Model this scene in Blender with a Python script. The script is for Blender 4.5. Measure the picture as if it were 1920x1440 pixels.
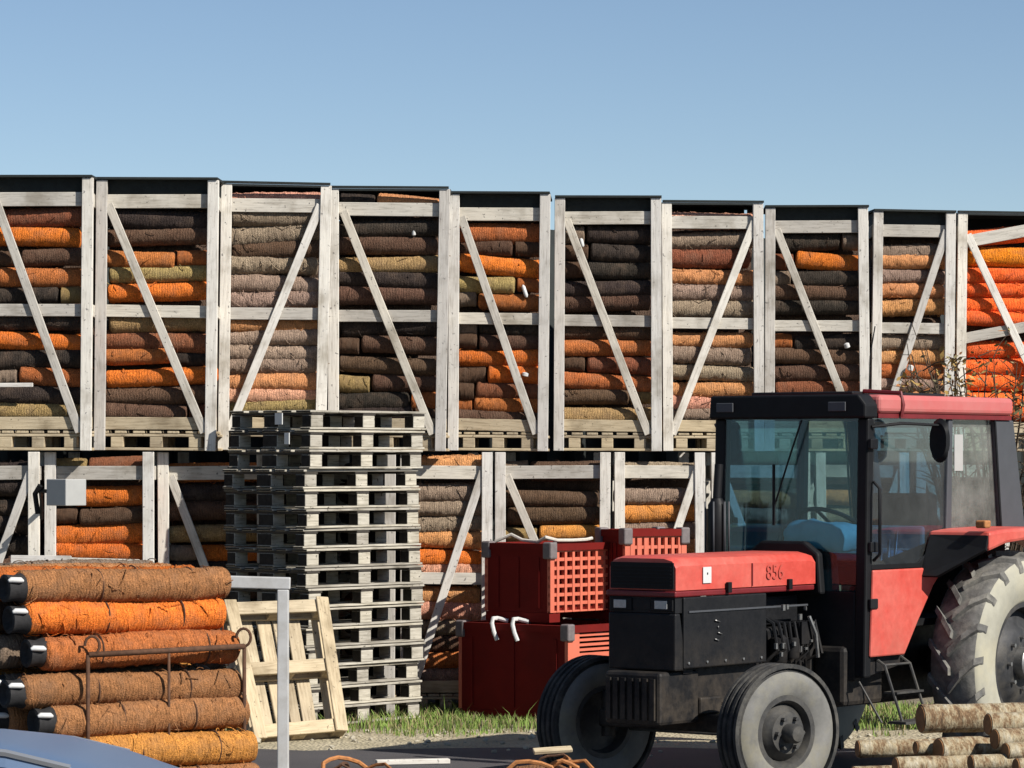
import bpy, bmesh, math, random
from mathutils import Vector, Matrix, noise
random.seed(7)
R = math.radians
scene = bpy.context.scene
COL = scene.collection
for o in list(bpy.data.objects):
    bpy.data.objects.remove(o)

# ------------------------------------------------------------------ camera, sky, sun, exposure
FPX, EYE, HOR = 6400.0, 1.9, 858.0           # focal length in photo pixels, eye height, horizon row
cam_data = bpy.data.cameras.new('camera')
cam = bpy.data.objects.new('camera', cam_data)
COL.objects.link(cam)
cam.location = (0, 0, EYE)
cam.rotation_euler = (R(90), 0, 0)
cam_data.sensor_width = 36
cam_data.lens = FPX / 1920 * 36
cam_data.shift_y = (HOR - 720) / 1920
cam_data.clip_end = 5000
scene.camera = cam

SUN_AZ, SUN_EL = 53, 39                       # degrees to the right of straight behind the camera; elevation
az = R(SUN_AZ)
to_sun = Vector((math.sin(az) * math.cos(R(SUN_EL)), -math.cos(az) * math.cos(R(SUN_EL)), math.sin(R(SUN_EL))))
world = bpy.data.worlds.new('World')
scene.world = world
world.use_nodes = True
wn = world.node_tree
wn.nodes.clear()
sky = wn.nodes.new('ShaderNodeTexSky')
sky.sky_type = 'NISHITA'
sky.sun_disc = False
sky.sun_elevation = R(SUN_EL)
sky.sun_rotation = math.atan2(to_sun.x, to_sun.y)
sky.altitude = 2500
sky.air_density = 1.0
sky.dust_density = 0.0
sky.ozone_density = 1.6
bg = wn.nodes.new('ShaderNodeBackground')
bg.inputs['Strength'].default_value = 0.069
out = wn.nodes.new('ShaderNodeOutputWorld')
wn.links.new(sky.outputs[0], bg.inputs['Color'])
wn.links.new(bg.outputs[0], out.inputs['Surface'])

sun_data = bpy.data.lights.new('sun', 'SUN')
sun_data.energy = 5.0
sun_data.angle = R(0.53)
sun_data.color = (1.0, 0.95, 0.87)
sun = bpy.data.objects.new('sun', sun_data)
COL.objects.link(sun)
sun.rotation_euler = to_sun.to_track_quat('Z', 'Y').to_euler()
sun.location = (8, -4, 12)

scene.view_settings.view_transform = 'Standard'
scene.view_settings.look = 'None'
scene.view_settings.exposure = 0.5
scene.view_settings.gamma = 1.0
scene.view_settings.use_curve_mapping = False
scene.render.engine = 'CYCLES'
scene.cycles.use_denoising = True
scene.cycles.max_bounces = 8
scene.cycles.transparent_max_bounces = 16

# ------------------------------------------------------------------ helpers
def at(px, py, Y):
    """point seen at photo pixel (px, py) at distance Y"""
    return Vector(((px - 960) * Y / FPX, Y, EYE - (py - HOR) * Y / FPX))
def zat(py, Y):
    return EYE - (py - HOR) * Y / FPX
def xat(px, Y):
    return (px - 960) * Y / FPX
ORD = ['first', 'second', 'third', 'fourth', 'fifth', 'sixth', 'seventh', 'eighth', 'ninth', 'tenth', 'eleventh',
       'twelfth', 'thirteenth', 'fourteenth', 'fifteenth', 'sixteenth', 'seventeenth', 'eighteenth']

class MB:
    """collects shapes into one bmesh; build() links them as one mesh object"""
    def __init__(s):
        s.bm = bmesh.new()
        s.mi = 0
    def face(s, vs, smooth=False):
        try:
            f = s.bm.faces.new(vs)
            f.material_index = s.mi
            f.smooth = smooth
            return f
        except ValueError:
            return None
    def box(s, lo, hi, M=None):
        c = [Vector((x, y, z)) for x in (lo[0], hi[0]) for y in (lo[1], hi[1]) for z in (lo[2], hi[2])]
        if M is not None:
            c = [M @ v for v in c]
        v = [s.bm.verts.new(p) for p in c]
        for f in ((0, 1, 3, 2), (4, 6, 7, 5), (0, 4, 5, 1), (2, 3, 7, 6), (0, 2, 6, 4), (1, 5, 7, 3)):
            s.face([v[i] for i in f])
        return s
    def extrude(s, pts, vec):
        vec = Vector(vec)
        a = [s.bm.verts.new(Vector(p)) for p in pts]
        b = [s.bm.verts.new(Vector(p) + vec) for p in pts]
        n = len(a)
        s.face(list(reversed(a)))
        s.face(b)
        for i in range(n):
            s.face([a[i], a[(i + 1) % n], b[(i + 1) % n], b[i]])
        return s
    def tube(s, pts, r, seg=8, closed=False, caps=True):
        pts = [Vector(p) for p in pts]
        n = len(pts)
        rs = r if isinstance(r, (list, tuple)) else [r] * n
        rings = []
        prev = None
        for i, p in enumerate(pts):
            if closed:
                t = pts[(i + 1) % n] - pts[i - 1]
            else:
                t = pts[min(i + 1, n - 1)] - pts[max(i - 1, 0)]
            t.normalize()
            if prev is None:
                u = t.orthogonal().normalized()
            else:
                u = (prev - t * prev.dot(t))
                u = u.normalized() if u.length > 1e-6 else t.orthogonal().normalized()
            prev = u
            w = t.cross(u)
            rings.append([s.bm.verts.new(p + (u * math.cos(k * 2 * math.pi / seg) + w * math.sin(k * 2 * math.pi / seg)) * rs[i]) for k in range(seg)])
        m = n if closed else n - 1
        for i in range(m):
            a, b = rings[i], rings[(i + 1) % n]
            for k in range(seg):
                s.face([a[k], a[(k + 1) % seg], b[(k + 1) % seg], b[k]], True)
        if caps and not closed:
            s.face(list(reversed(rings[0])))
            s.face(rings[-1])
        return s
    def lathe(s, prof, seg=32, axis='Y', c=(0, 0, 0), jitter=None, close=False):
        """prof: (radius, along-axis) pairs"""
        c = Vector(c)
        rings = []
        for (r, h) in prof:
            ring = []
            for k in range(seg):
                a = 2 * math.pi * k / seg
                rr = r if jitter is None else r * jitter(a, h)
                if axis == 'Y':
                    p = Vector((math.cos(a) * rr, h, math.sin(a) * rr))
                elif axis == 'X':
                    p = Vector((h, math.cos(a) * rr, math.sin(a) * rr))
                else:
                    p = Vector((math.cos(a) * rr, math.sin(a) * rr, h))
                ring.append(s.bm.verts.new(p + c))
            rings.append(ring)
        pairs = list(zip(rings[:-1], rings[1:]))
        if close:
            pairs.append((rings[-1], rings[0]))
        for a, b in pairs:
            for k in range(seg):
                s.face([a[k], a[(k + 1) % seg], b[(k + 1) % seg], b[k]], True)
        if not close:
            s.face(rings[0])
            s.face(list(reversed(rings[-1])))
        return s
    def bevel(s, w, seg=2, ang=0.5):
        s.bm.normal_update()
        es = [e for e in s.bm.edges if len(e.link_faces) == 2 and e.calc_face_angle(0) > ang]
        bmesh.ops.bevel(s.bm, geom=es, offset=w, segments=seg, affect='EDGES', profile=0.5, clamp_overlap=True)
        return s
    def mesh(s, name, mats, weld=False):
        bmesh.ops.recalc_face_normals(s.bm, faces=s.bm.faces[:])
        s.bm.normal_update()
        for e in s.bm.edges:
            if len(e.link_faces) == 2 and e.calc_face_angle(0) > 0.75:
                e.smooth = False
        me = bpy.data.meshes.new(name)
        s.bm.to_mesh(me)
        s.bm.free()
        for m in (mats if isinstance(mats, (list, tuple)) else [mats]):
            me.materials.append(m)
        return me
    def build(s, name, mats, parent=None, loc=None, rot=None):
        return link(name, s.mesh(name, mats), parent, loc, rot)

def link(name, data, parent=None, loc=None, rot=None):
    o = bpy.data.objects.new(name, data)
    COL.objects.link(o)
    if parent is not None:
        o.parent = parent
    if loc is not None:
        o.location = loc
    if rot is not None:
        o.rotation_euler = rot
    return o
def tag(o, label, cat, group=None, kind=None):
    o['label'] = label
    o['category'] = cat
    if group:
        o['group'] = group
    if kind:
        o['kind'] = kind
    return o
def thing(name, label, cat, loc=(0, 0, 0), rz=0.0, group=None):
    o = link(name, None, None, loc, (0, 0, rz))
    o.empty_display_size = 0.1
    return tag(o, label, cat, group)
def structure(o):
    o['kind'] = 'structure'
    return o

# ------------------------------------------------------------------ materials
ALB = 0.68                                     # overall pigment depth
class NT:
    def __init__(s, name):
        s.m = bpy.data.materials.new(name)
        s.m.use_nodes = True
        s.t = s.m.node_tree
        s.p = s.t.nodes['Principled BSDF']
    def n(s, kind, **kw):
        nd = s.t.nodes.new(kind)
        for k, v in kw.items():
            if k in nd.inputs:
                nd.inputs[k].default_value = v
            else:
                setattr(nd, k, v)
        return nd
    def l(s, a, b):
        s.t.links.new(a, b)
    def coord(s, scale=(1, 1, 1), rnd=True):
        tc = s.n('ShaderNodeTexCoord')
        mp = s.n('ShaderNodeMapping')
        mp.inputs['Scale'].default_value = scale
        s.l(tc.outputs['Object'], mp.inputs['Vector'])
        if rnd:
            oi = s.n('ShaderNodeObjectInfo')
            ml = s.n('ShaderNodeMath', operation='MULTIPLY')
            ml.inputs[1].default_value = 37.0
            s.l(oi.outputs['Random'], ml.inputs[0])
            cb = s.n('ShaderNodeCombineXYZ')
            for i in range(3):
                s.l(ml.outputs[0], cb.inputs[i])
            s.l(cb.outputs[0], mp.inputs['Location'])
        return mp.outputs[0]
    def noise(s, vec, scale, detail=4, rough=0.6):
        nn = s.n('ShaderNodeTexNoise', Scale=scale, Detail=detail, Roughness=rough)
        s.l(vec, nn.inputs['Vector'])
        return nn.outputs['Fac']
    def ramp(s, fac, stops):
        r = s.n('ShaderNodeValToRGB')
        els = r.color_ramp.elements
        while len(els) < len(stops):
            els.new(0.5)
        for e, (p, c) in zip(els, stops):
            e.position = p
            e.color = (c[0], c[1], c[2], 1) if not isinstance(c, (int, float)) else (c, c, c, 1)
        s.l(fac, r.inputs['Fac'])
        return r.outputs['Color']
    def mix(s, fac, a, b, blend='MIX'):
        m = s.n('ShaderNodeMix', data_type='RGBA', blend_type=blend)
        for sock, v in ((m.inputs[0], fac), (m.inputs[6], a), (m.inputs[7], b)):
            if isinstance(v, (int, float)):
                sock.default_value = v
            elif isinstance(v, (tuple, list)):
                sock.default_value = (v[0], v[1], v[2], 1)
            else:
                s.l(v, sock)
        return m.outputs[2]
    def bump(s, h, strength=0.4, dist=0.01):
        b = s.n('ShaderNodeBump', Strength=strength, Distance=dist)
        s.l(h, b.inputs['Height'])
        s.l(b.outputs[0], s.p.inputs['Normal'])
    def base(s, c):
        if isinstance(c, (tuple, list)):
            s.p.inputs['Base Color'].default_value = (c[0], c[1], c[2], 1)
        else:
            s.l(c, s.p.inputs['Base Color'])

def wood_mat(name, light, mid, dark, rough=0.85):
    light, mid, dark = [tuple(x * ALB for x in c) for c in (light, mid, dark)]
    t = NT(name)
    v = t.coord((1.2, 14, 14))
    grain = t.noise(v, 5, 6, 0.65)
    v2 = t.coord((1, 1, 1))
    blot = t.noise(v2, 3.2, 4, 0.6)
    c = t.ramp(grain, [(0.28, dark), (0.47, mid), (0.7, light)])
    stain = t.ramp(blot, [(0.3, (0.6, 0.57, 0.52)), (0.48, (0.97, 0.96, 0.94)), (0.75, (1.12, 1.1, 1.06))])
    c = t.mix(1.0, c, stain, 'MULTIPLY')
    oi = t.n('ShaderNodeObjectInfo')
    per = t.ramp(oi.outputs['Random'], [(0.0, (0.74, 0.72, 0.7)), (0.4, (0.97, 0.96, 0.94)), (1.0, (1.08, 1.05, 0.98))])
    c = t.mix(1.0, c, per, 'MULTIPLY')
    spots = t.ramp(t.noise(v2, 38, 2, 0.5), [(0.66, 0.0), (0.74, 1.0)])
    c = t.mix(spots, c, (dark[0] * 0.5, dark[1] * 0.5, dark[2] * 0.5))
    t.base(c)
    t.p.inputs['Roughness'].default_value = rough
    t.bump(grain, 0.5, 0.004)
    return t.m

def net_mat(name, rings=1.0):
    """netting roll; its dye colour is the object colour"""
    t = NT(name)
    oi = t.n('ShaderNodeObjectInfo')
    v = t.coord((1, 1, 1))
    fine = t.noise(v, 140, 3, 0.7)
    ring = t.n('ShaderNodeTexWave', wave_type='BANDS', bands_direction='X')
    ring.inputs['Scale'].default_value = 17
    ring.inputs['Distortion'].default_value = 7.0
    ring.inputs['Detail'].default_value = 3
    t.l(v, ring.inputs['Vector'])
    big = t.noise(v, 9, 4, 0.6)
    vor = t.n('ShaderNodeTexVoronoi', feature='DISTANCE_TO_EDGE')
    vor.inputs['Scale'].default_value = 105
    t.l(v, vor.inputs['Vector'])
    mesh_l = t.ramp(vor.outputs['Distance'], [(0.0, 1.0), (0.22, 0.55), (0.5, 0.3)])
    c = t.mix(1.0, oi.outputs['Color'], t.ramp(fine, [(0.3, 0.45), (0.6, 1.05), (0.8, 1.5)]), 'MULTIPLY')
    c = t.mix(0.6, c, mesh_l, 'MULTIPLY')
    c = t.mix(0.22 * rings, c, t.ramp(ring.outputs['Fac'], [(0.1, 0.5), (0.7, 1.15)]), 'MULTIPLY')
    blotch = t.noise(v, 21, 5, 0.7)
    c = t.mix(0.6, c, t.ramp(blotch, [(0.3, 0.4), (0.5, 1.0), (0.72, 1.5)]), 'MULTIPLY')
    dirt = t.ramp(big, [(0.46, 0.0), (0.7, 0.7)])
    c = t.mix(dirt, c, t.mix(0.62, oi.outputs['Color'], (0.11, 0.08, 0.06)))
    c = t.mix(1.0, c, (1.2, 1.12, 1.04), 'MULTIPLY')
    t.base(c)
    t.p.inputs['Roughness'].default_value = 0.95
    t.p.inputs['Specular IOR Level'].default_value = 0.15
    add = t.n('ShaderNodeMath', operation='ADD')
    t.l(fine, add.inputs[0])
    t.l(mesh_l, add.inputs[1])
    add2 = t.n('ShaderNodeMath', operation='ADD')
    t.l(add.outputs[0], add2.inputs[0])
    t.l(t.ramp(ring.outputs['Fac'], [(0, 0.0), (1, 0.45)]), add2.inputs[1])
    t.bump(add2.outputs[0], 0.9, 0.006)
    return t.m

def plain(name, col, rough=0.6, metal=0.0, var=0.25, scale=6, bump=0.0, spec=0.5, dirt=None):
    t = NT(name)
    v = t.coord((1, 1, 1))
    n1 = t.noise(v, scale, 5, 0.65)
    col = tuple(x * ALB for x in col)
    if dirt:
        dirt = tuple(x * ALB for x in dirt[:3]) + (dirt[3],)
    a = tuple(min(1, x * (1 + var)) for x in col)
    b = tuple(x * (1 - var) for x in col)
    c = t.ramp(n1, [(0.3, b), (0.7, a)])
    if dirt:
        n2 = t.noise(v, scale * 0.6, 6, 0.7)
        c = t.mix(t.ramp(n2, [(0.46, 0.0), (0.7, dirt[3])]), c, dirt[:3])
    t.base(c)
    t.p.inputs['Roughness'].default_value = rough
    t.p.inputs['Metallic'].default_value = metal
    t.p.inputs['Specular IOR Level'].default_value = spec
    if bump:
        t.bump(t.noise(v, scale * 6, 4, 0.7), bump, 0.006)
    return t.m

def glass_mat(name, tint, gloss=0.08, rough=0.02, dust=0.06):
    t = NT(name)
    t.t.nodes.remove(t.p)
    o = [n for n in t.t.nodes if n.type == 'OUTPUT_MATERIAL'][0]
    tr = t.n('ShaderNodeBsdfTransparent')
    tr.inputs['Color'].default_value = (*tint, 1)
    gl = t.n('ShaderNodeBsdfGlossy')
    gl.inputs['Roughness'].default_value = rough
    gl.inputs['Color'].default_value = (0.9, 0.95, 1, 1)
    lw = t.n('ShaderNodeLayerWeight')
    lw.inputs['Blend'].default_value = 0.5
    pw_ = t.n('ShaderNodeMath', operation='POWER')
    pw_.inputs[1].default_value = 4.0
    t.l(lw.outputs['Facing'], pw_.inputs[0])
    ml = t.n('ShaderNodeMath', operation='MULTIPLY')
    ml.inputs[1].default_value = 0.8
    t.l(pw_.outputs[0], ml.inputs[0])
    ad = t.n('ShaderNodeMath', operation='ADD')
    ad.inputs[1].default_value = 0.02 + gloss
    t.l(ml.outputs[0], ad.inputs[0])
    mx = t.n('ShaderNodeMixShader')
    t.l(ad.outputs[0], mx.inputs[0])
    t.l(tr.outputs[0], mx.inputs[1])
    t.l(gl.outputs[0], mx.inputs[2])
    df = t.n('ShaderNodeBsdfDiffuse')
    df.inputs['Color'].default_value = (0.5, 0.5, 0.46, 1)
    v = t.coord((1, 1, 1), False)
    nz = t.noise(v, 5, 6, 0.7)
    fac = t.ramp(nz, [(0.3, dust * 0.4), (0.75, dust * 1.8)])
    mx2 = t.n('ShaderNodeMixShader')
    t.l(fac, mx2.inputs[0])
    t.l(mx.outputs[0], mx2.inputs[1])
    t.l(df.outputs[0], mx2.inputs[2])
    t.l(mx2.outputs[0], o.inputs['Surface'])
    return t.m

M = {}
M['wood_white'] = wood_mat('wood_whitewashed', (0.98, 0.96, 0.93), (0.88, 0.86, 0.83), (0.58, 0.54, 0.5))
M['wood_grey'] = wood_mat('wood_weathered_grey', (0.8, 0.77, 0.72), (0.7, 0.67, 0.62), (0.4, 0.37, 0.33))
M['wood_tan'] = wood_mat('wood_tan', (0.74, 0.63, 0.45), (0.6, 0.5, 0.35), (0.34, 0.26, 0.16))
M['wood_pallet'] = wood_mat('wood_old_pallet', (0.74, 0.71, 0.64), (0.56, 0.53, 0.46), (0.22, 0.2, 0.165))
M['wood_shade'] = wood_mat('shade_darkened_timber', (0.07, 0.06, 0.05), (0.05, 0.043, 0.036), (0.03, 0.026, 0.022))  # near-black cross boards: shade on the stack's left side put into the colour
M['end_grain_shade'] = plain('shade_darkened_end_grain', (0.04, 0.036, 0.032), 0.9, 0, 0.4, 25, 0.3, 0.1)  # end grain darkened further so the stack's left side looks shaded
M['net'] = net_mat('netting')
M['cover'] = plain('black_net_cover', (0.012, 0.018, 0.017), 0.8, var=0.4, scale=20, bump=0.4)
M['rust'] = plain('rusty_steel', (0.13, 0.06, 0.03), 0.85, 0.2, 0.5, 18, 0.4)
M['steel_white'] = plain('pale_grey_paint', (0.66, 0.66, 0.65), 0.55, 0, 0.08, 8, 0.05, dirt=(0.3, 0.26, 0.2, 0.4))
M['box_grey'] = plain('grey_enclosure', (0.5, 0.5, 0.48), 0.6, 0, 0.06, 8)
M['white'] = plain('white_plastic', (0.8, 0.8, 0.78), 0.45, 0, 0.04, 10)
M['black'] = plain('black_plastic', (0.009, 0.0095, 0.011), 0.6, 0, 0.3, 12, 0, 0.22)
M['dark_end'] = plain('dark_netting_end', (0.018, 0.017, 0.018), 0.8, 0, 0.6, 40, 0.5)
def grimy(name, col, fade, mud, rough, spec, mud_top):
    """worn paint: sun-faded patches, fine scratches, mud thrown up from below"""
    t = NT(name)
    v = t.coord((1, 1, 1), False)
    n1 = t.noise(v, 2.6, 6, 0.7)
    n2 = t.noise(v, 22, 5, 0.75)
    c = t.mix(t.ramp(n1, [(0.4, 0.0), (0.72, 0.55)]), col, fade)
    c = t.mix(0.5, c, t.ramp(n2, [(0.3, 0.72), (0.7, 1.12)]), 'MULTIPLY')
    vs = t.coord((3, 3, 60), False)
    scr = t.ramp(t.noise(vs, 6, 2, 0.5), [(0.69, 0.0), (0.73, 0.35)])
    c = t.mix(scr, c, fade)
    sx = t.n('ShaderNodeSeparateXYZ')
    tc = t.n('ShaderNodeTexCoord')
    t.l(tc.outputs['Object'], sx.inputs[0])
    mr = t.n('ShaderNodeMapRange')
    mr.inputs['From Min'].default_value = mud_top
    mr.inputs['From Max'].default_value = 0.35
    t.l(sx.outputs['Z'], mr.inputs['Value'])
    mm = t.n('ShaderNodeMath', operation='MULTIPLY')
    t.l(mr.outputs[0], mm.inputs[0])
    t.l(t.ramp(t.noise(v, 7, 6, 0.75), [(0.38, 0.05), (0.66, 0.85)]), mm.inputs[1])
    c = t.mix(mm.outputs[0], c, mud)
    t.base(c)
    t.l(t.ramp(n2, [(0.3, rough - 0.12), (0.7, rough + 0.15)]), t.p.inputs['Roughness'])
    t.p.inputs['Specular IOR Level'].default_value = spec
    t.bump(n1, 0.12, 0.01)
    return t.m
M['red'] = grimy('worn_red_tractor_paint', (0.5, 0.062, 0.045), (0.56, 0.17, 0.13), (0.22, 0.14, 0.1), 0.45, 0.4, 1.0)
M['red_faded'] = plain('faded_red_roof_paint', (0.66, 0.16, 0.15), 0.5, 0, 0.06, 4, 0.02, 0.4, dirt=(0.6, 0.3, 0.27, 0.4))
M['red_dark'] = plain('dark_red_trim', (0.2, 0.012, 0.015), 0.5, 0, 0.2, 8)
M['red_ghost'] = plain('worn_red_lettering', (0.62, 0.1, 0.073), 0.5, 0, 0.1, 30)
M['chassis'] = grimy('worn_black_chassis_paint', (0.006, 0.0065, 0.008), (0.022, 0.021, 0.021), (0.075, 0.06, 0.045), 0.55, 0.22, 0.95)
M['metal'] = plain('bare_metal', (0.45, 0.44, 0.42), 0.4, 0.8, 0.3, 20, 0.1)
M['pillar_grey'] = plain('grey_cab_panel', (0.075, 0.08, 0.09), 0.6, 0, 0.1, 8)
M['tread'] = plain('tyre_tread', (0.16, 0.155, 0.145), 0.9, 0, 0.4, 14, 0.3, 0.2, dirt=(0.36, 0.34, 0.29, 0.8))
M['side'] = plain('dusty_tyre_sidewall', (0.5, 0.48, 0.39), 0.9, 0, 0.16, 5, 0.15, 0.2, dirt=(0.64, 0.58, 0.4, 0.6))
M['side_grey'] = plain('grey_dusty_sidewall', (0.23, 0.225, 0.21), 0.9, 0, 0.3, 5, 0.15, 0.2, dirt=(0.38, 0.34, 0.2, 0.5))
M['rim'] = plain('dark_wheel_rim', (0.075, 0.073, 0.07), 0.6, 0.3, 0.3, 14, 0.1, dirt=(0.22, 0.2, 0.16, 0.5))
M['rim_dark'] = plain('dark_rear_rim', (0.04, 0.04, 0.042), 0.6, 0.2, 0.5, 12, 0.1, dirt=(0.16, 0.14, 0.11, 0.6))
M['lens'] = plain('lamp_lens', (0.55, 0.56, 0.56), 0.2, 0.2, 0.15, 40)
M['blue_cloth'] = plain('light_blue_cloth', (0.3, 0.6, 0.75), 0.8, 0, 0.1, 8, 0.2)
M['glass'] = glass_mat('green_tinted_glass', (0.68, 0.85, 0.86), 0.01, dust=0.012)
M['glass_side'] = glass_mat('side_glass', (0.42, 0.55, 0.68), 0.07, dust=0.03)
M['glass_rear'] = glass_mat('dusty_quarter_glass', (0.72, 0.75, 0.76), 0.02, dust=0.13)
M['bin_shade'] = plain('shaded_red_bin_plastic', (0.2, 0.013, 0.01), 0.75, 0, 0.12, 5, 0.03, 0.12, dirt=(0.1, 0.012, 0.01, 0.4))  # shade painted in: darker copy of the bin plastic for the end walls
M['bin_lit'] = plain('sunlit_red_bin_plastic', (0.8, 0.19, 0.11), 0.55, 0, 0.1, 5, 0.03)  # same plastic with sunlight painted in, for the side walls
M['bin_cap'] = plain('grey_bin_corner', (0.2, 0.17, 0.17), 0.7, 0, 0.2, 30)
M['rope_white'] = plain('pale_rope', (0.72, 0.66, 0.58), 0.8, 0, 0.15, 60, 0.3)
M['rope_orange'] = plain('orange_rope', (0.5, 0.2, 0.06), 0.8, 0, 0.4, 40, 0.3)
def bark_mat():
    t = NT('flaking_log_bark')
    v = t.coord((2.2, 1, 1))
    n1 = t.noise(v, 9, 6, 0.75)
    n2 = t.noise(v, 34, 4, 0.7)
    c = t.ramp(n1, [(0.3, (0.06, 0.038, 0.022)), (0.43, (0.2, 0.12, 0.06)), (0.52, (0.36, 0.29, 0.18)), (0.68, (0.47, 0.42, 0.32))])
    c = t.mix(0.7, c, t.ramp(n2, [(0.3, 0.45), (0.7, 1.25)]), 'MULTIPLY')
    t.base(c)
    t.p.inputs['Roughness'].default_value = 0.95
    t.bump(n1, 1.0, 0.02)
    return t.m
M['bark'] = bark_mat()
M['log_end'] = plain('sawn_log_end', (0.3, 0.14, 0.05), 0.85, 0, 0.35, 12, 0.2)
M['twig'] = plain('twig_bark', (0.09, 0.06, 0.035), 0.9, 0, 0.4, 20)
M['leaf'] = plain('golden_leaf', (0.48, 0.3, 0.08), 0.8, 0, 0.6, 9)
M['grass'] = plain('grass_blade', (0.22, 0.33, 0.06), 0.8, 0, 0.4, 5)
M['dry_grass'] = plain('dry_grass_blade', (0.36, 0.3, 0.14), 0.8, 0, 0.4, 5)
M['car_paint'] = plain('blue_grey_car_paint', (0.2, 0.29, 0.45), 0.3, 0.35, 0.03, 3, 0, 0.6)
M['car_glass'] = plain('dark_car_glass', (0.012, 0.03, 0.09), 0.06, 0, 0.1, 3, 0, 0.9)
M['chrome'] = plain('bright_trim', (0.7, 0.72, 0.74), 0.25, 0.7, 0.05, 3)

# ------------------------------------------------------------------ ground
def ground_mat():
    t = NT('yard_ground')
    v = t.coord((1, 1, 1), False)
    n = t.noise(v, 2.2, 6, 0.65)
    f = t.noise(v, 60, 3, 0.7)
    c = t.ramp(n, [(0.3, (0.12, 0.1, 0.07)), (0.7, (0.2, 0.17, 0.115))])
    c = t.mix(1.0, c, t.ramp(f, [(0.3, 0.6), (0.7, 1.3)]), 'MULTIPLY')
    t.base(c)
    t.p.inputs['Roughness'].default_value = 0.95
    t.bump(f, 0.6, 0.02)
    return t.m
def sand_mat():
    t = NT('pale_gravel')
    v = t.coord((1, 1, 1), False)
    n = t.noise(v, 3, 5, 0.6)
    vo = t.n('ShaderNodeTexVoronoi')
    vo.inputs['Scale'].default_value = 38
    t.l(v, vo.inputs['Vector'])
    c = t.ramp(n, [(0.3, (0.36, 0.31, 0.2)), (0.7, (0.52, 0.45, 0.31))])
    c = t.mix(0.5, c, t.ramp(vo.outputs['Distance'], [(0.0, 1.2), (0.6, 0.55)]), 'MULTIPLY')
    t.base(c)
    t.p.inputs['Roughness'].default_value = 0.95
    t.bump(vo.outputs['Distance'], 0.7, 0.03)
    return t.m
def asphalt_mat():
    t = NT('asphalt')
    v = t.coord((1, 1, 1), False)
    n = t.noise(v, 1.5, 6, 0.6)
    f = t.noise(v, 120, 2, 0.6)
    c = t.ramp(n, [(0.3, (0.042, 0.039, 0.042)), (0.7, (0.065, 0.06, 0.063))])
    c = t.mix(1.0, c, t.ramp(f, [(0.3, 0.6), (0.7, 1.35)]), 'MULTIPLY')
    t.base(c)
    t.p.inputs['Roughness'].default_value = 0.85
    t.bump(f, 0.4, 0.006)
    return t.m
def sheet(name, pts, z, mat):
    b = MB()
    b.face([b.bm.verts.new((x, y, z)) for x, y in pts])
    o = b.build(name, mat)
    return structure(o)
sheet('ground', [(-1500, -200), (1500, -200), (1500, 3000), (-1500, 3000)], 0.0, ground_mat())
def edge(y0, amp, seed, x0=-14, x1=16, n=90):
    return [(x0 + (x1 - x0) * i / n, y0 + amp * (noise.noise((i * 0.35, seed, 0)) + 0.5 * noise.noise((i * 1.3, seed, 3)))) for i in range(n + 1)]
sheet('gravel_verge', edge(21.6, 0.25, 1.5) + list(reversed(edge(23.9, 0.3, 4.2))), 0.004, sand_mat())
sheet('asphalt_road', [(-60, 2), (60, 2)] + [(60, 22.2)] + list(reversed(edge(22.2, 0.2, 7.7))) + [(-60, 22.2)], 0.008, asphalt_mat())

# grass strip along the foot of the crates
def grass():
    b = MB()
    rng = random.Random(3)
    for i in range(22000):
        x = rng.uniform(-4.2, 4.4)
        y = 23.1 + 2.7 * rng.random() ** 0.8
        edge_fade = noise.noise((x * 1.1, y * 1.6, 0.3))
        if y < 23.7 and edge_fade < 0.05 + (23.7 - y) * 0.5:
            continue
        h = rng.uniform(0.03, 0.095) * (1.0 + 0.7 * edge_fade) * (0.6 if y < 23.7 else 1.0)
        if rng.random() < 0.012:
            h *= 2.2
        a = rng.uniform(0, math.tau)
        w = rng.uniform(0.003, 0.006)
        ln = rng.uniform(0.1, 0.7) * h
        la = rng.uniform(0, math.tau)
        p = Vector((x, y, 0))
        d = Vector((math.cos(a) * w, math.sin(a) * w, 0))
        mid = p + Vector((math.cos(la) * ln * 0.3, math.sin(la) * ln * 0.3, h * 0.6))
        tip = p + Vector((math.cos(la) * ln, math.sin(la) * ln, h))
        b.mi = 1 if rng.random() < 0.3 else 0
        v = [b.bm.verts.new(q) for q in (p - d, p + d, mid + d * 0.7, mid - d * 0.7, tip)]
        b.face([v[0], v[1], v[2], v[3]])
        b.face([v[3], v[2], v[4]])
    me = bpy.data.meshes.new('grass')
    b.bm.to_mesh(me)
    b.bm.free()
    me.materials.append(M['grass'])
    me.materials.append(M['dry_grass'])
    o = link('grass', me)
    tag(o, 'strip of green and straw coloured grass along the foot of the crates', 'grass', kind='stuff')
grass()

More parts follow.
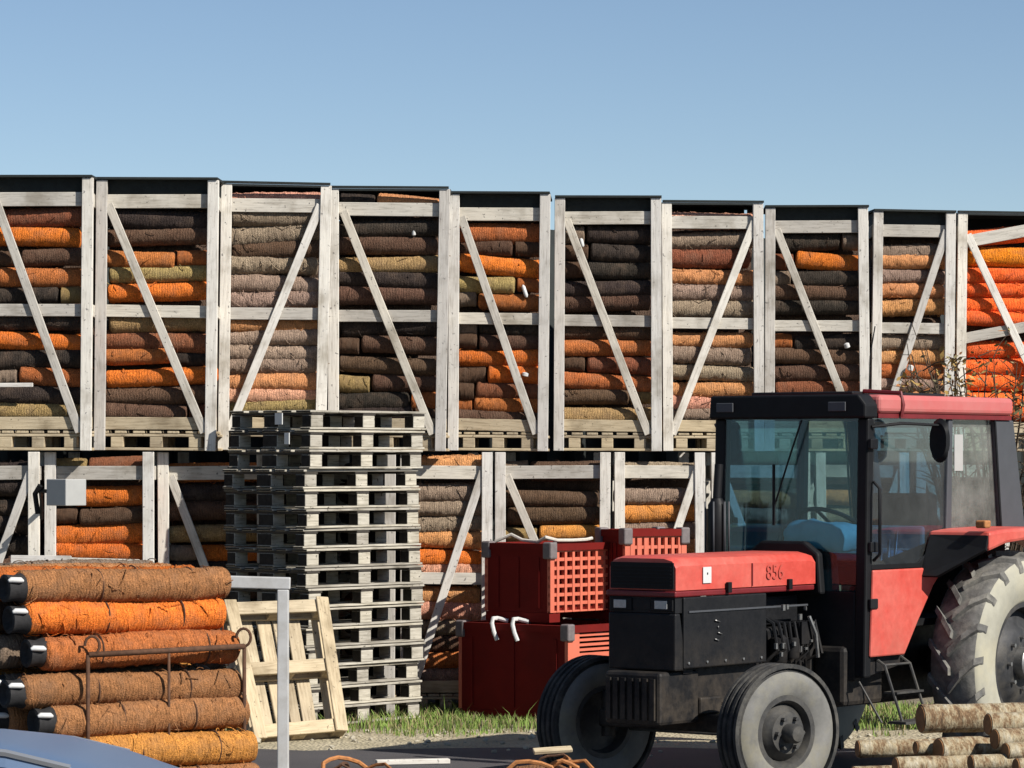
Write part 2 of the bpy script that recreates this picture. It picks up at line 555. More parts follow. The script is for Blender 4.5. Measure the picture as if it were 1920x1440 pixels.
# ------------------------------------------------------------------ boards
BOARDS = {}
def board_mesh(l, w, t, mat, key):
    k = (round(l, 3), round(w, 3), round(t, 3), mat)
    if k not in BOARDS:
        b = MB()
        b.box((-l / 2, -w / 2, -t / 2), (l / 2, w / 2, t / 2))
        b.bevel(min(0.003, t * 0.2), 1)
        b.bm.normal_update()
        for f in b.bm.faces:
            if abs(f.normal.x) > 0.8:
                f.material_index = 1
        BOARDS[k] = b.mesh('board', [M[mat], M['end_grain_shade'] if mat == 'wood_pallet' else M[mat]])
    return BOARDS[k]
def board(name, parent, p0, p1, w, t, mat, normal=(0, -1, 0)):
    """board from p0 to p1, width w across, thickness t along normal (its face)"""
    p0, p1 = Vector(p0), Vector(p1)
    x = (p1 - p0)
    l = x.length
    x.normalize()
    n = Vector(normal)
    n = (n - x * n.dot(x)).normalized()
    y = n.cross(x)
    o = link(name, board_mesh(l, w, t, mat, 0), parent)
    m = Matrix((x, y, n)).transposed().to_4x4()
    j = Matrix.Rotation(R(random.gauss(0, 0.35)), 4, 'Z')
    o.location = (p0 + p1) / 2
    o.rotation_euler = (m @ j).to_euler()
    return o

# ------------------------------------------------------------------ netting rolls
def roll_mesh(L, r, seed, lumpy, seg=24, rings=60, sag=0.0, strands=30, ridge=0.0):
    b = MB()
    rng = random.Random(seed)
    prof = []
    cap = r * 0.42
    for i in range(rings + 1):
        x = -L / 2 + L * i / rings
        e = min(x + L / 2, L / 2 - x)
        k = 1.0 if e >= cap else math.sqrt(max(0.0, 1 - ((cap - e) / cap) ** 2)) * 0.42 + 0.58
        prof.append((r * k, x))
    def jit(a, h):
        n1 = noise.noise((h * 7, math.cos(a) * 1.2 + seed, math.sin(a) * 1.2))
        n2 = noise.noise((h * 42, math.cos(a) * 4 + seed, math.sin(a) * 4))
        n3 = noise.noise((h * 90, seed * 3.1, math.cos(a) * 1.5))
        return 1 + lumpy * (0.10 * n1 + 0.12 * n2) + 0.035 * n3 + ridge * math.sin(h * 270 + 2.5 * noise.noise((h * 6, a, seed)))
    prof = [(prof[0][0] * 0.4, prof[0][1] + 0.004)] + prof + [(prof[-1][0] * 0.4, prof[-1][1] - 0.004)]
    b.lathe(prof, seg, 'X', jitter=jit)
    ph = rng.uniform(0, 6)
    for v in b.bm.verts:
        v.co.z += 0.006 * math.sin(v.co.x * 5 + ph) - sag * (v.co.x / L * 2) ** 2
        v.co.y += 0.008 * math.sin(v.co.x * 4 + ph * 2)
    # loose strands and knots standing off the surface
    for k in range(int(strands)):
        x0 = rng.uniform(-L / 2 + 0.02, L / 2 - 0.02)
        a0 = rng.uniform(0, math.tau)
        da, dx = rng.uniform(-1.2, 1.2), rng.uniform(-0.08, 0.08)
        lift = rng.uniform(0.02, 0.2)
        pts = []
        for q in range(6):
            f_ = q / 5
            rr = r * (1.0 + lift * math.sin(math.pi * f_))
            a = a0 + da * f_
            pts.append((x0 + dx * f_, math.cos(a) * rr, math.sin(a) * rr))
        b.tube(pts, rng.uniform(0.0018, 0.0045), 3)
    for f in b.bm.faces:
        f.smooth = True
    me = bpy.data.meshes.new('netting_roll')
    bmesh.ops.recalc_face_normals(b.bm, faces=b.bm.faces[:])
    b.bm.to_mesh(me)
    b.bm.free()
    me.materials.append(M['net'])
    return me
ROLL_TIGHT = [roll_mesh(0.7, 0.08, i * 3 + 1, 0.32, strands=9, ridge=0.012) for i in range(7)]
ROLL_LOOSE = [roll_mesh(0.7, 0.08, i * 3 + 50, 0.85, strands=34, ridge=0.01) for i in range(7)]
# dye colours (object colours) and the words for them
DYE = {
    'O': ((0.74, 0.2, 0.035), 'bright orange'),
    'o': ((0.5, 0.17, 0.055), 'rust orange'),
    'A': ((0.72, 0.33, 0.08), 'amber orange'),
    'B': ((0.12, 0.074, 0.05), 'dark brown'),
    'R': ((0.24, 0.09, 0.05), 'red brown'),
    'K': ((0.045, 0.037, 0.033), 'black'),
    'G': ((0.32, 0.25, 0.195), 'grey brown'),
    'T': ((0.64, 0.31, 0.135), 'tan'),
    'Y': ((0.38, 0.28, 0.125), 'khaki'),
    'P': ((0.68, 0.36, 0.25), 'salmon pink'),
    'F': ((0.98, 0.17, 0.035), 'fluorescent red'),
    'Z': ((0.9, 0.3, 0.02), 'fluorescent orange'),
}

# ------------------------------------------------------------------ timber pallet crates
CH = 1.94                                      # crate height
def crate(name, label, pl, pr, D, yaw, z0, brace, front, lit, depth=0.72, cover=True, front_skirt=True, rail_tilt=0.0, lean=0.0, posts=None, group=''):
    yr = R(yaw)
    # front corners on the line through the front centre, turned by yaw
    xl, xr = xat(pl, D), xat(pr, D)
    w = (xr - xl) / math.cos(yr)
    cx = (xl + xr) / 2
    c = thing(name, label, 'crate', (cx, D, z0), yr, group)
    c.rotation_euler = (0, R(lean), yr)
    h = CH
    hw = w / 2
    post = 'wood_white' if lit else posts or 'wood_white'
    rail = 'wood_grey'
    pw, pt = 0.08, 0.036
    # corner posts: front pair stands proud of the front plane
    for sx in (-1, 1):
        board('post', c, (sx * (hw - pw / 2), -pt / 2, 0.0), (sx * (hw - pw / 2), -pt / 2, h), pw, pt, post)
        board('post', c, (sx * (hw - 0.05 - pw / 2), depth + pt / 2, 0.0), (sx * (hw - 0.05 - pw / 2), depth + pt / 2, h), pw, pt, post)
    ri = hw - 0.004
    # rails front and back
    for (zc, hh) in ((h - 0.15, 0.1), (1.0, 0.088)):
        dz = math.tan(R(rail_tilt)) * ri
        board('rail', c, (-ri, 0.012, zc - dz), (ri, 0.012, zc + dz), hh, 0.02, rail)
        board('rail', c, (-ri + 0.05, depth - 0.012, zc), (ri - 0.05, depth - 0.012, zc), hh, 0.02, rail)
        for sx in (-1, 1):
            board('side_rail', c, (sx * (hw - 0.013), 0.03, zc), (sx * (hw - 0.06), depth - 0.03, zc), hh, 0.018, rail, (sx, 0, 0))
    # pallet base
    board('fascia_board', c, (-ri, 0.012, 0.195), (ri, 0.012, 0.195), 0.09, 0.02, 'wood_tan')
    for y in (0.05, depth / 2, depth - 0.05):
        board('bottom_board', c, (-hw + 0.002, y, 0.011), (hw - 0.002, y, 0.011), 0.095, 0.02, 'wood_tan', (0, 0, 1))
        for x in (-hw + 0.16, 0.0, hw - 0.16):
            if abs(y - depth / 2) < 0.01 and x != 0.0:
                continue
            board('block', c, (x - 0.045, y, 0.0605), (x + 0.045, y, 0.0605), 0.09, 0.075, 'wood_tan', (0, 0, 1))
        board('stringer', c, (-hw + 0.002, y, 0.11), (hw - 0.002, y, 0.11), 0.09, 0.02, 'wood_tan', (0, 0, 1))
    nb = 7
    for i in range(nb):
        x = -hw + 0.06 + (w - 0.12) * i / (nb - 1)
        board('deck_board', c, (x, 0.003, 0.132), (x, depth - 0.003, 0.132), 0.085, 0.018, 'wood_tan', (0, 0, 1))
    # diagonal brace
    if brace:
        xi = hw - pw - 0.012
        a = (-xi, -0.012, h - 0.17)
        e = (xi, -0.012, 0.13)
        if brace == '/':
            a, e = (xi + 0.02, -0.012, h - 0.14), (-xi - 0.01, -0.012, 0.13)
        if front:
            a, e = front
        board('brace', c, a, e, 0.062, 0.022, 'wood_white' if lit else 'wood_grey')  # whiter wood on sunlit crates, greyer on shaded ones: light painted in
    # black net cover over the top, hanging a little on three or four sides
    if cover:
        b = MB()
        t0 = h + 0.004
        y0_ = -pt - 0.012 if front_skirt else 0.22
        b.box((-hw + 0.003, y0_, t0), (hw - 0.003, depth + pt + 0.012, t0 + 0.016))
        if not front_skirt:
            b.box((-hw + 0.003, -pt - 0.012, t0), (hw - 0.003, 0.0, t0 + 0.016))
        sk = 0.13
        b.box((-hw + 0.06, depth - 0.06, t0 - sk), (hw - 0.06, depth - 0.045, t0))
        b.box((-hw + 0.03, 0.07, t0 - sk), (-hw + 0.04, depth - 0.07, t0))
        b.box((hw - 0.04, 0.07, t0 - sk), (hw - 0.03, depth - 0.07, t0))
        if front_skirt:
            b.box((-hw + 0.06, 0.035, t0 - sk), (hw - 0.06, 0.05, t0))
        b.build('cover', M['cover'], c)
    return c, w

def fill(c, w, D, yaw, z0, rows, crate_words, inset, loose, tilt=2.5, seed=0, depth=0.72, group=''):
    """front layer of rolls, one object each; the packed rolls behind as one mass"""
    rng = random.Random(seed)
    Mx = Matrix.Translation(c.location) @ c.rotation_euler.to_matrix().to_4x4()
    rows = sorted(rows, key=lambda q: q[1])
    for i, row in enumerate(rows):
        code, py = row[0], row[1]
        tl = row[2] if len(row) > 2 and row[2] is not None else rng.uniform(-tilt, tilt)
        rad = row[3] if len(row) > 3 else rng.uniform(0.062, 0.076)
        fx = row[4] if len(row) > 4 else rng.uniform(-0.035, 0.025)
        ln = (w - 0.06) * rng.choice((1.0, 0.98, 0.97, 0.9))
        me = rng.choice(ROLL_LOOSE if (loose and code in 'GTKPY') else ROLL_TIGHT)
        split = (not loose) and rng.random() < 0.38 and len(row) < 4
        if split:
            full = ln
            ln = full * rng.uniform(0.62, 0.78)
            sgn = rng.choice((1, 1, -1))
            fx = sgn * (full - ln) / 2
            l2 = full - ln - 0.012
            x2 = -sgn * (full - l2) / 2
            o2 = link('netting_roll', rng.choice(ROLL_TIGHT))
            r2 = rad * rng.uniform(0.85, 1.0)
            o2.location = Mx @ Vector((x2, inset + rad + rng.uniform(0, 0.02), zat(py, D) - z0 + rng.uniform(-0.01, 0.01)))
            o2.rotation_euler = (rng.uniform(0, 6.28), 0, R(yaw) + R(rng.uniform(-3, 3)))
            o2.scale = (l2 / 0.7, r2 / 0.08, r2 / 0.08)
            c2 = rng.choice('BRKoYBG')
            k2 = DYE[c2][0]
            o2.color = (k2[0], k2[1], k2[2], 1)
            tag(o2, f'short {DYE[c2][1]} roll, {"left" if sgn > 0 else "right"} end of {ORD[i]} row, {crate_words}', 'netting roll', group)
        o = link('netting_roll', me)
        zc = zat(py + rng.uniform(-3, 3), D) - z0
        loc = Mx @ Vector((fx, inset + rad + rng.uniform(0, 0.012), zc))
        o.location = loc
        o.rotation_euler = (rng.uniform(0, 6.28), R(tl), R(yaw) + R(rng.uniform(-2, 2)))
        o.scale = (ln / 0.7 * (-1 if rng.random() < 0.5 else 1), rad / 0.08, rad / 0.08)
        col, word = DYE[code]
        k = rng.uniform(0.85, 1.15)
        o.color = (col[0] * k, col[1] * k * rng.uniform(0.92, 1.08), col[2] * k, 1)
        tag(o, f'{word} netting roll, {ORD[i]} from the top in the {crate_words}', 'netting roll', group)
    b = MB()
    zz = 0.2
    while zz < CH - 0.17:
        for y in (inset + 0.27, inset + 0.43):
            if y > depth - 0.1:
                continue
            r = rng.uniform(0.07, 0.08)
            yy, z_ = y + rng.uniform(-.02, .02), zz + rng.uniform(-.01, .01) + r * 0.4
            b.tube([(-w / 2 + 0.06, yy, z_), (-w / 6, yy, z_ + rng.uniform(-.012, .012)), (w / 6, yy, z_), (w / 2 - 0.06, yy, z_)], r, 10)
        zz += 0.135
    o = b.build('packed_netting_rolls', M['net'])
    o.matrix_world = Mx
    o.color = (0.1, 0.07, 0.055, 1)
    tag(o, f'dark mass of netting rolls packed deep inside the {crate_words}', 'netting', kind='stuff')

UP = 1.95
GU, GL = 'timber crates of netting rolls in the upper row', 'timber crates of netting rolls in the lower row'
upper = [
    # pl, pr, D, yaw, brace, lit, rows(code, py[, tilt, radius])
    (-32, 174, 24.3, -2, '\\', False, [('R', 405), ('O', 445, 1), ('B', 482), ('o', 518), ('K', 552), ('K', 602), ('O', 638, 2), ('K', 672), ('o', 706, 4), ('K', 742), ('Y', 772)]),
    (177, 407, 24.5, -2, '\\', False, [('K', 408), ('B', 442), ('o', 484), ('Y', 512, -2), ('O', 543, -3), ('Y', 604), ('R', 640), ('o', 668, -2), ('O', 705, -2), ('B', 743), ('B', 775)]),
    (408, 612, 24.9, 4, '/', True, [('P', 377, 0), ('G', 404), ('G', 436, -4, 0.085), ('B', 466, -3), ('G', 496, -1, 0.08), ('G', 532), ('G', 557), ('T', 606), ('G', 632), ('G', 658), ('G', 687), ('T', 717, 0), ('P', 742), ('Y', 765)]),
    (613, 838, 25.3, -2, '\\', False, [('T', 380, 4), ('K', 430), ('B', 460), ('Y', 492, -1), ('K', 522), ('B', 556), ('K', 612), ('B', 648), ('B', 684), ('B', 718), ('K', 752), ('K', 776)]),
    (839, 1028, 25.8, -2, '\\', False, [('o', 436, 2, 0.085), ('B', 466), ('O', 497, 5), ('Y', 532, 2), ('o', 562, 2), ('K', 614), ('B', 640), ('O', 670, 0), ('O', 702, 2), ('R', 732), ('o', 760), ('B', 783)]),
    (1038, 1239, 26.2, -2, '\\', False, [('K', 438), ('K', 472), ('K', 506), ('K', 540), ('B', 568), ('B', 622), ('o', 652), ('R', 684), ('o', 716), ('B', 746), ('Y', 777)]),
    (1240, 1431, 26.7, 4, '/', True, [('P', 412, 0), ('G', 450), ('R', 482, 0, 0.08), ('T', 521, 1), ('G', 548), ('G', 577), ('T', 636, 1), ('G', 667), ('G', 698), ('T', 731), ('P', 756), ('G', 780)]),
    (1434, 1629, 27.2, -2, '\\', False, [('K', 452), ('O', 490, 6), ('K', 522), ('B', 550), ('K', 577), ('K', 642), ('B', 670), ('B', 700), ('R', 730), ('B', 760), ('K', 784)]),
    (1630, 1786, 27.7, 4, '/', True, [('G', 472), ('T', 490), ('G', 517), ('T', 545), ('T', 578, -1), ('G', 642), ('T', 668), ('o', 694), ('G', 722), ('T', 750), ('G', 778)]),
    (1789, 2010, 27.9, 4, '\\', True, [('F', 440, -4), ('Z', 483, 1, 0.085), ('F', 515), ('F', 545), ('F', 572), ('F', 600), ('F', 655), ('F', 686), ('F', 716), ('F', 748), ('F', 776)]),
]
content_u = ['orange and black', 'rust and khaki', 'shaggy grey and tan', 'mostly black', 'orange, khaki and brown',
             'black and brown', 'grey, tan and pink', 'dark brown', 'tan and grey', 'fluorescent red and orange']
for i, (pl, pr, D, yaw, br, lit, rows) in enumerate(upper):
    words = f'{ORD[i]} upper crate from the left'
    c, w = crate('pallet_crate', f'weathered timber pallet crate of {content_u[i]} rolls, {ORD[i]} from left in upper row', pl, pr, D, yaw, UP, br, None, lit,
                 front_skirt=i not in (2, 3, 6, 9), rail_tilt=11 if i == 9 else random.uniform(-0.6, 0.6), lean=random.uniform(0.0, 0.9), group=GU)
    fill(c, w, D, yaw, UP, rows, words, 0.026, lit, seed=i + 1, group=f'netting rolls in the {words}')
lower = [
    (-120, 76, 24.3, -2, '/', True, [('K', 880), ('K', 915), ('K', 950), ('K', 985), ('K', 1020), ('B', 1055), ('K', 1090)]),
    (84, 290, 24.4, -2, None, False, [('R', 876), ('O', 930, 0), ('B', 965), ('O', 1000, -2, 0.085), ('O', 1036, 1), ('B', 1070), ('o', 1105)]),
    (298, 505, 24.6, -2, '\\', False, [('o', 884), ('K', 925), ('B', 960), ('Y', 1003), ('O', 1036), ('K', 1070), ('B', 1105), ('K', 1140)]),
    (515, 742, 25.0, -2, None, False, [('K', 885), ('B', 925), ('K', 965), ('K', 1005), ('B', 1045), ('K', 1090), ('R', 1130), ('K', 1170), ('B', 1210), ('K', 1250), ('K', 1285)]),
    (750, 922, 25.4, 4, '/', True, [('T', 872), ('G', 927), ('G', 955, -1), ('G', 984), ('T', 1013), ('O', 1046, 1), ('P', 1070), ('T', 1116), ('P', 1146), ('G', 1178), ('B', 1208), ('o', 1238), ('G', 1268)]),
    (928, 1143, 25.8, -2, '\\', False, [('B', 882), ('B', 935), ('B', 962), ('A', 1000, 1), ('B', 1035), ('K', 1070), ('B', 1105), ('K', 1140), ('K', 1175)]),
    (1150, 1322, 26.2, 4, '/', True, [('G', 880), ('G', 932), ('A', 962, -3), ('G', 995), ('T', 1025), ('G', 1060), ('G', 1100)]),
    (1334, 1520, 26.7, 4, '\\', True, [('G', 890), ('T', 935), ('G', 965), ('Y', 1000), ('T', 1030), ('G', 1062)]),
    (1530, 1706, 27.2, 4, '/', True, [('G', 890), ('T', 935), ('G', 970), ('G', 1005), ('T', 1038)]),
    (1714, 1890, 27.7, -2, '\\', False, [('B', 890), ('K', 930), ('B', 965), ('R', 1000), ('K', 1035)]),
]
content_l = ['black', 'bright orange and brown', 'black, khaki and orange', 'black', 'grey, tan and orange', 'brown and amber', 'grey and amber', 'grey and tan', 'tan and grey', 'dark brown']
for i, (pl, pr, D, yaw, br, lit, rows) in enumerate(lower):
    words = f'{ORD[i]} lower crate from the left'
    where = ' behind the tall pallet stack' if i == 3 else ' behind the tractor cab' if i in (7, 8, 9) else ''
    c, w = crate('pallet_crate', f'weathered timber pallet crate of {content_l[i]} rolls, {ORD[i]} from left in lower row', pl, pr, D, yaw, 0.0, br, None, lit,
                 cover=False, rail_tilt=random.uniform(-0.6, 0.6), lean=random.uniform(-0.2, 0.3), group=GL)
    fill(c, w, D, yaw, 0.0, rows, words, 0.026, lit, seed=i + 31, group=f'netting rolls in the {words}')

# black sheet added behind the crates to darken the gaps between them
b = MB()
rws = []
for k in range(141):
    f_ = k / 140
    px = -260 + f_ * 2400
    D = 24.2 + f_ * 5.6 - 0.35 + 1.15 + (0.25 if f_ > 0.5 else 0.0) * min(1, (f_ - 0.5) * 4)
    w_ = 0.03 * math.sin(k * 1.9) + 0.02 * math.sin(k * 0.7)
    rws.append([b.bm.verts.new((xat(px, D), D + w_ * (1 + 0.4 * j) + 0.04 * j, z)) for j, z in enumerate((0.0, 1.3, 2.6, 3.78))])
for a_, c_ in zip(rws[:-1], rws[1:]):
    for j in range(3):
        b.face([a_[j], c_[j], c_[j + 1], a_[j + 1]], True)
me = b.mesh('gap_darkening_sheet', M['cover'])
o = link('gap_darkening_sheet', me)
o.modifiers.new('thickness', 'SOLIDIFY').thickness = 0.006
tag(o, 'added black sheet behind the crate rows, darkening the gaps between crates', 'sheeting')

# ------------------------------------------------------------------ pallets
def pallet(name, label, loc, rz, mat, group=None, seed=0):
    """euro pallet, long side along x, top deck boards along x"""
    p = thing(name, label, 'pallet', loc, rz, group)
    p.scale = (1, 1, 0.955)
    L, W = 1.2, 0.8
    rng = random.Random(seed)
    for y, w in ((-0.3275, 0.145), (-0.165, 0.1), (0.0, 0.145), (0.165, 0.1), (0.3275, 0.145)):
        board('deck_board', p, (-L / 2, y, 0.1325), (L / 2, y, 0.1325), w, 0.017, mat, (0, 0, 1))
    for x in (-0.5275, 0.0, 0.5275):
        board('cross_board', p, (x * 0.985, -W / 2 + 0.003, 0.114), (x * 0.985, W / 2, 0.114), 0.13, 0.018, 'wood_shade', (0, 0, 1))
        for y in (-0.35, 0.0, 0.35):
            board('block', p, (x - 0.06, y, 0.0605), (x + 0.06, y, 0.0605), 0.09 if y else 0.145, 0.087, mat, (0, 0, 1))
    for y in (-0.35, 0.0, 0.35):
        board('bottom_board', p, (-L / 2, y, 0.0085), (L / 2, y, 0.0085), 0.1 if y else 0.145, 0.015, mat, (0, 0, 1))
    return p
# tall stack: nearest corner at pixel 570, long side faces right, short side faces left
SD = 23.75
nstack = 16
ca = R(49.5)
cor = Vector((xat(573, SD), SD, 0))
u = Vector((math.cos(ca), math.sin(ca), 0))      # along the long side, to the right and away
v = Vector((-math.sin(ca), math.cos(ca), 0))     # along the short side, to the left and away
for i in range(nstack):
    k = nstack - 1 - i
    jx, jy = random.uniform(-0.02, 0.02), random.uniform(-0.02, 0.02)
    if k < 2:
        jx += 0.06
    ctr = cor + u * (0.6 + jx) + v * (0.4 + jy)
    pos = 'bottom pallet' if i == 0 else 'topmost pallet' if k == 0 else f'{ORD[k]} pallet from the top'
    pallet('wooden_pallet', f'grey weathered wooden pallet, {pos} of the tall stack', (ctr.x, ctr.y, 0.02 + i * 0.1385), ca + R(random.uniform(-1.2, 1.2)), 'wood_pallet', 'pallets in the tall stack', i)
# pale tags stapled to the shaded ends of the two topmost pallets
for (k, dv, h, w) in ((0, 0.28, 0.075, 0.07), (1, 0.2, 0.075, 0.045)):
    p = cor + v * dv - u * 0.03 + Vector((0, 0, 0.02 + (15 - k) * 0.1385 + h))
    if k < 2:
        p += u * 0.05
    b = MB()
    b.box((-0.004, -w / 2, -0.04), (0.004, w / 2, 0.04))
    o = b.build('paper_tag', M['white'], None, p, (0, 0, ca))
    tag(o, f'small white paper tag on the shaded end of the {"topmost" if k == 0 else "second highest"} pallet', 'tag', 'paper tags on the pallet stack')

# pallet propped on edge against the stack, underside showing
def leaning_pallet():
    D = 22.9
    bl, br_, tl, tr = at(478, 1388, D - 0.25), at(648, 1372, D + 0.1), at(418, 1128, D + 0.25), at(612, 1122, D + 0.6)
    p = thing('leaning_pallet', 'yellowish pallet standing on edge against the tall pallet stack', 'pallet', (bl.x, bl.y, bl.z))
    q = [a - bl for a in (bl, br_, tl, tr)]
    n = (q[1] - q[0]).cross(q[2] - q[0]).normalized()
    if n.y > 0:
        n = -n
    def P(s, t, off=0.0):
        return (q[0] * (1 - s) + q[1] * s) * (1 - t) + (q[2] * (1 - s) + q[3] * s) * t + n * off
    for t in (0.055, 0.5, 0.945):
        board('bottom_board', p, P(0.0, t), P(1.0, t), 0.095, 0.022, 'wood_tan', n)
    for s in (0.055, 0.945):
        board('edge_board', p, P(s, 0.0, 0.0215), P(s, 1.0, 0.0215), 0.09, 0.018, 'wood_tan', n)
    for t in (0.055, 0.5, 0.945):
        for s in (0.06, 0.5, 0.94):
            d = (P(1, t) - P(0, t)).normalized() * 0.05
            board('block', p, P(s, t, -0.05) - d, P(s, t, -0.05) + d, 0.095, 0.076, 'wood_tan', n)
        board('stringer', p, P(0, t, -0.1), P(1, t, -0.1), 0.09, 0.02, 'wood_tan', n)
    for s in (0.04, 0.24, 0.42, 0.56, 0.71, 0.96):
        board('deck_board', p, P(s, 0.0, -0.121), P(s, 1.0, -0.121), 0.1 if s != 0.56 else 0.075, 0.02, 'wood_tan', n)
leaning_pallet()

# ------------------------------------------------------------------ pale steel frame in front of the leaning pallet
D = 20.6
f = thing('steel_frame', 'pale grey steel frame post with a top bar, before the leaning pallet', 'frame', (xat(531, D), D, 0))
zt = zat(1082, D)
b = MB(); b.box((-0.034, -0.034, 0), (0.034, 0.034, zt - 0.075)); b.bevel(0.006); b.build('post', M['steel_white'], f)
b = MB(); b.box((-1.0, -0.034, -0.036), (0.043, 0.034, 0.036)); b.bevel(0.006); b.build('top_bar', M['steel_white'], f, (0, 0, zt - 0.037), (0, R(1.6), 0))
b = MB(); b.box((-0.034, -0.034, 0), (0.034, 0.034, zt - 0.105)); b.bevel(0.006); b.build('post', M['steel_white'], f, (-0.95, 0, 0))

# pale floats caught between the rolls
for (px, py, D, w_, h_, lab) in ((984, 546, 25.78, 0.03, 0.1, 'small white float hanging among khaki rolls, fifth upper crate from the left'),
                                 (1588, 648, 27.16, 0.045, 0.045, 'round white float between dark rolls, eighth upper crate from the left'),
                                 (1707, 690, 27.6, 0.05, 0.05, 'round white float beside a rust roll, ninth upper crate from the left'),
                                 (1091, 455, 26.2, 0.03, 0.07, 'small white float among black rolls, sixth upper crate from the left'),
                                 (776, 435, 25.3, 0.03, 0.06, 'small pale float high among black rolls, fourth upper crate from the left'),
                                 (985, 702, 25.78, 0.05, 0.03, 'flat pale float on bright orange rolls, fifth upper crate from the left')):
    b = MB()
    b.lathe([(w_ * 0.2, -h_ / 2), (w_ * 0.5, -h_ * 0.35), (w_ * 0.5, h_ * 0.35), (w_ * 0.2, h_ / 2)], 12, 'Z')
    o = b.build('float', M['white'], None, at(px, py, D + 0.04), (R(random.uniform(-15, 15)), R(random.uniform(-20, 20)), 0))
    tag(o, lab, 'float', 'pale floats among the rolls')

# ------------------------------------------------------------------ pile of long rolls at the left, dark ends towards us
TH = R(35)
dax = Vector((math.cos(TH), math.sin(TH), 0))
side = Vector((-math.sin(TH), math.cos(TH), 0))       # left and away
LONG = [roll_mesh(1.3, 0.092, 200 + i, 0.5, 26, 200, strands=55, ridge=0.022) for i in range(5)]
def long_roll(px_r, py, Dr, code, k=1.0, L=1.3, label='', lens=0.0):
    ctr_r = at(px_r, py, Dr)
    c = ctr_r - dax * (L / 2)
    t = thing('long_netting_roll', label, 'netting roll', c, TH, 'long netting rolls in the pile at lower left')
    col = DYE[code][0]
    b = link('roll_body', random.choice(LONG), t)
    b.scale = (L / 1.3, 1, 1)
    b.rotation_euler = (random.uniform(0, 6), 0, 0)
    b.color = (col[0] * k, col[1] * k, col[2] * k, 1)
    m = MB()
    m.lathe([(0.03, -L / 2 - 0.06), (0.06, -L / 2 - 0.085), (0.076, -L / 2 - 0.08), (0.07, -L / 2 - 0.02), (0.084, -L / 2 + 0.02)], 22, 'X')
    m.build('dark_end', M['dark_end'], t)
    m = MB()
    m.tube([(-L / 2 - 0.09, -0.082, 0.0), (-L / 2 - 0.075, -0.086, 0.004), (-L / 2 - 0.02, -0.088, 0.0), (-L / 2 - 0.004, -0.084, -0.004)], [0.008, 0.016, 0.016, 0.008], 8)
    m.build('white_float', M['white'], t, (0, 0, 0), (R(random.uniform(-32, -12)), 0, 0))
    for xx in (random.uniform(-0.3, -0.1), random.uniform(0.15, 0.4)):
        m = MB()
        m.tube([(xx, math.cos(a) * 0.093, math.sin(a) * 0.093) for a in [k_ * math.tau / 20 for k_ in range(20)]], 0.005, 5, closed=True)
        m.build('hoop', M['rust'], t)
    return t
PD = 19.2
names = ['topmost', 'second highest', 'third', 'fourth', 'fifth', 'sixth', 'lowest']
front_rows = [(424, 1093, 'T', 0.55, 'brown'), (414, 1150, 'O', 1.1, 'bright orange'), (440, 1211, 'o', 0.95, 'rusty brown'), (444, 1282, 'T', 0.5, 'dull brown'), (460, 1335, 'T', 0.58, 'mid brown'), (474, 1397, 'A', 0.85, 'amber'), (480, 1458, 'T', 0.6, 'brown')]
for i, (px, py, code, k, w) in enumerate(front_rows):
    L = (1.3, 1.24, 1.22, 1.36, 1.24, 1.26, 1.2)[i]
    long_roll(px, py, PD - i * 0.02, code, k, L, f'long {w} netting roll, {names[i]} in the front of the lower left pile' )
for col in (1, 2, 3):
    for i, (px, py, code, k, w) in enumerate(front_rows):
        off = side * (0.19 * col) - dax * (random.uniform(0.0, 0.1) + 0.02 * col)
        p = at(px, py, PD) + off
        cd = random.choice('TGTAB')
        if i == 0 and col == 1:
            cd = 'O'
        s = FPX / p.y
        t = long_roll(960 + p.x * s, HOR + (EYE - p.z) * s - 3 * col, p.y, cd, 0.7, 1.3,
                      f'{DYE[cd][1]} long netting roll, {names[i]} in the {ORD[col]} row behind the pile front')

# rusty rack in front of the pile
def rack():
    s0 = at(165, 1228, PD - 0.75)
    s1 = at(458, 1212, PD - 0.16)
    t = thing('rusty_rack', 'thin rusty steel rack with looped ends in front of the long rolls', 'rack', (s0.x, s0.y, 0))
    e = s1 - Vector((s0.x, s0.y, 0))
    a = Vector((0, 0, s0.z))
    b = MB(); b.tube([a, e], 0.016, 8); b.build('top_bar', M['rust'], t)
    b = MB(); b.tube([a - Vector((0, 0, 0.5)), e - Vector((0, 0, 0.52))], 0.009, 6); b.build('lower_bar', M['rust'], t)
    for f_ in (0.0, 0.51, 1.0):
        p = a.lerp(e, f_)
        b = MB(); b.tube([(p.x, p.y, 0), (p.x, p.y, p.z)], 0.011 if f_ != 0.51 else 0.008, 8); b.build('upright', M['rust'], t)
    for f_ in (0.0, 0.97):
        p = a.lerp(e, f_)
        b = MB()
        b.tube([p + Vector((math.cos(q) * 0.04 + 0.02, 0.02, math.sin(q) * 0.05 + 0.05)) for q in [k * 0.4 - 1.6 for k in range(13)]], 0.008, 6)
        b.build('loop', M['rust'], t)
rack()

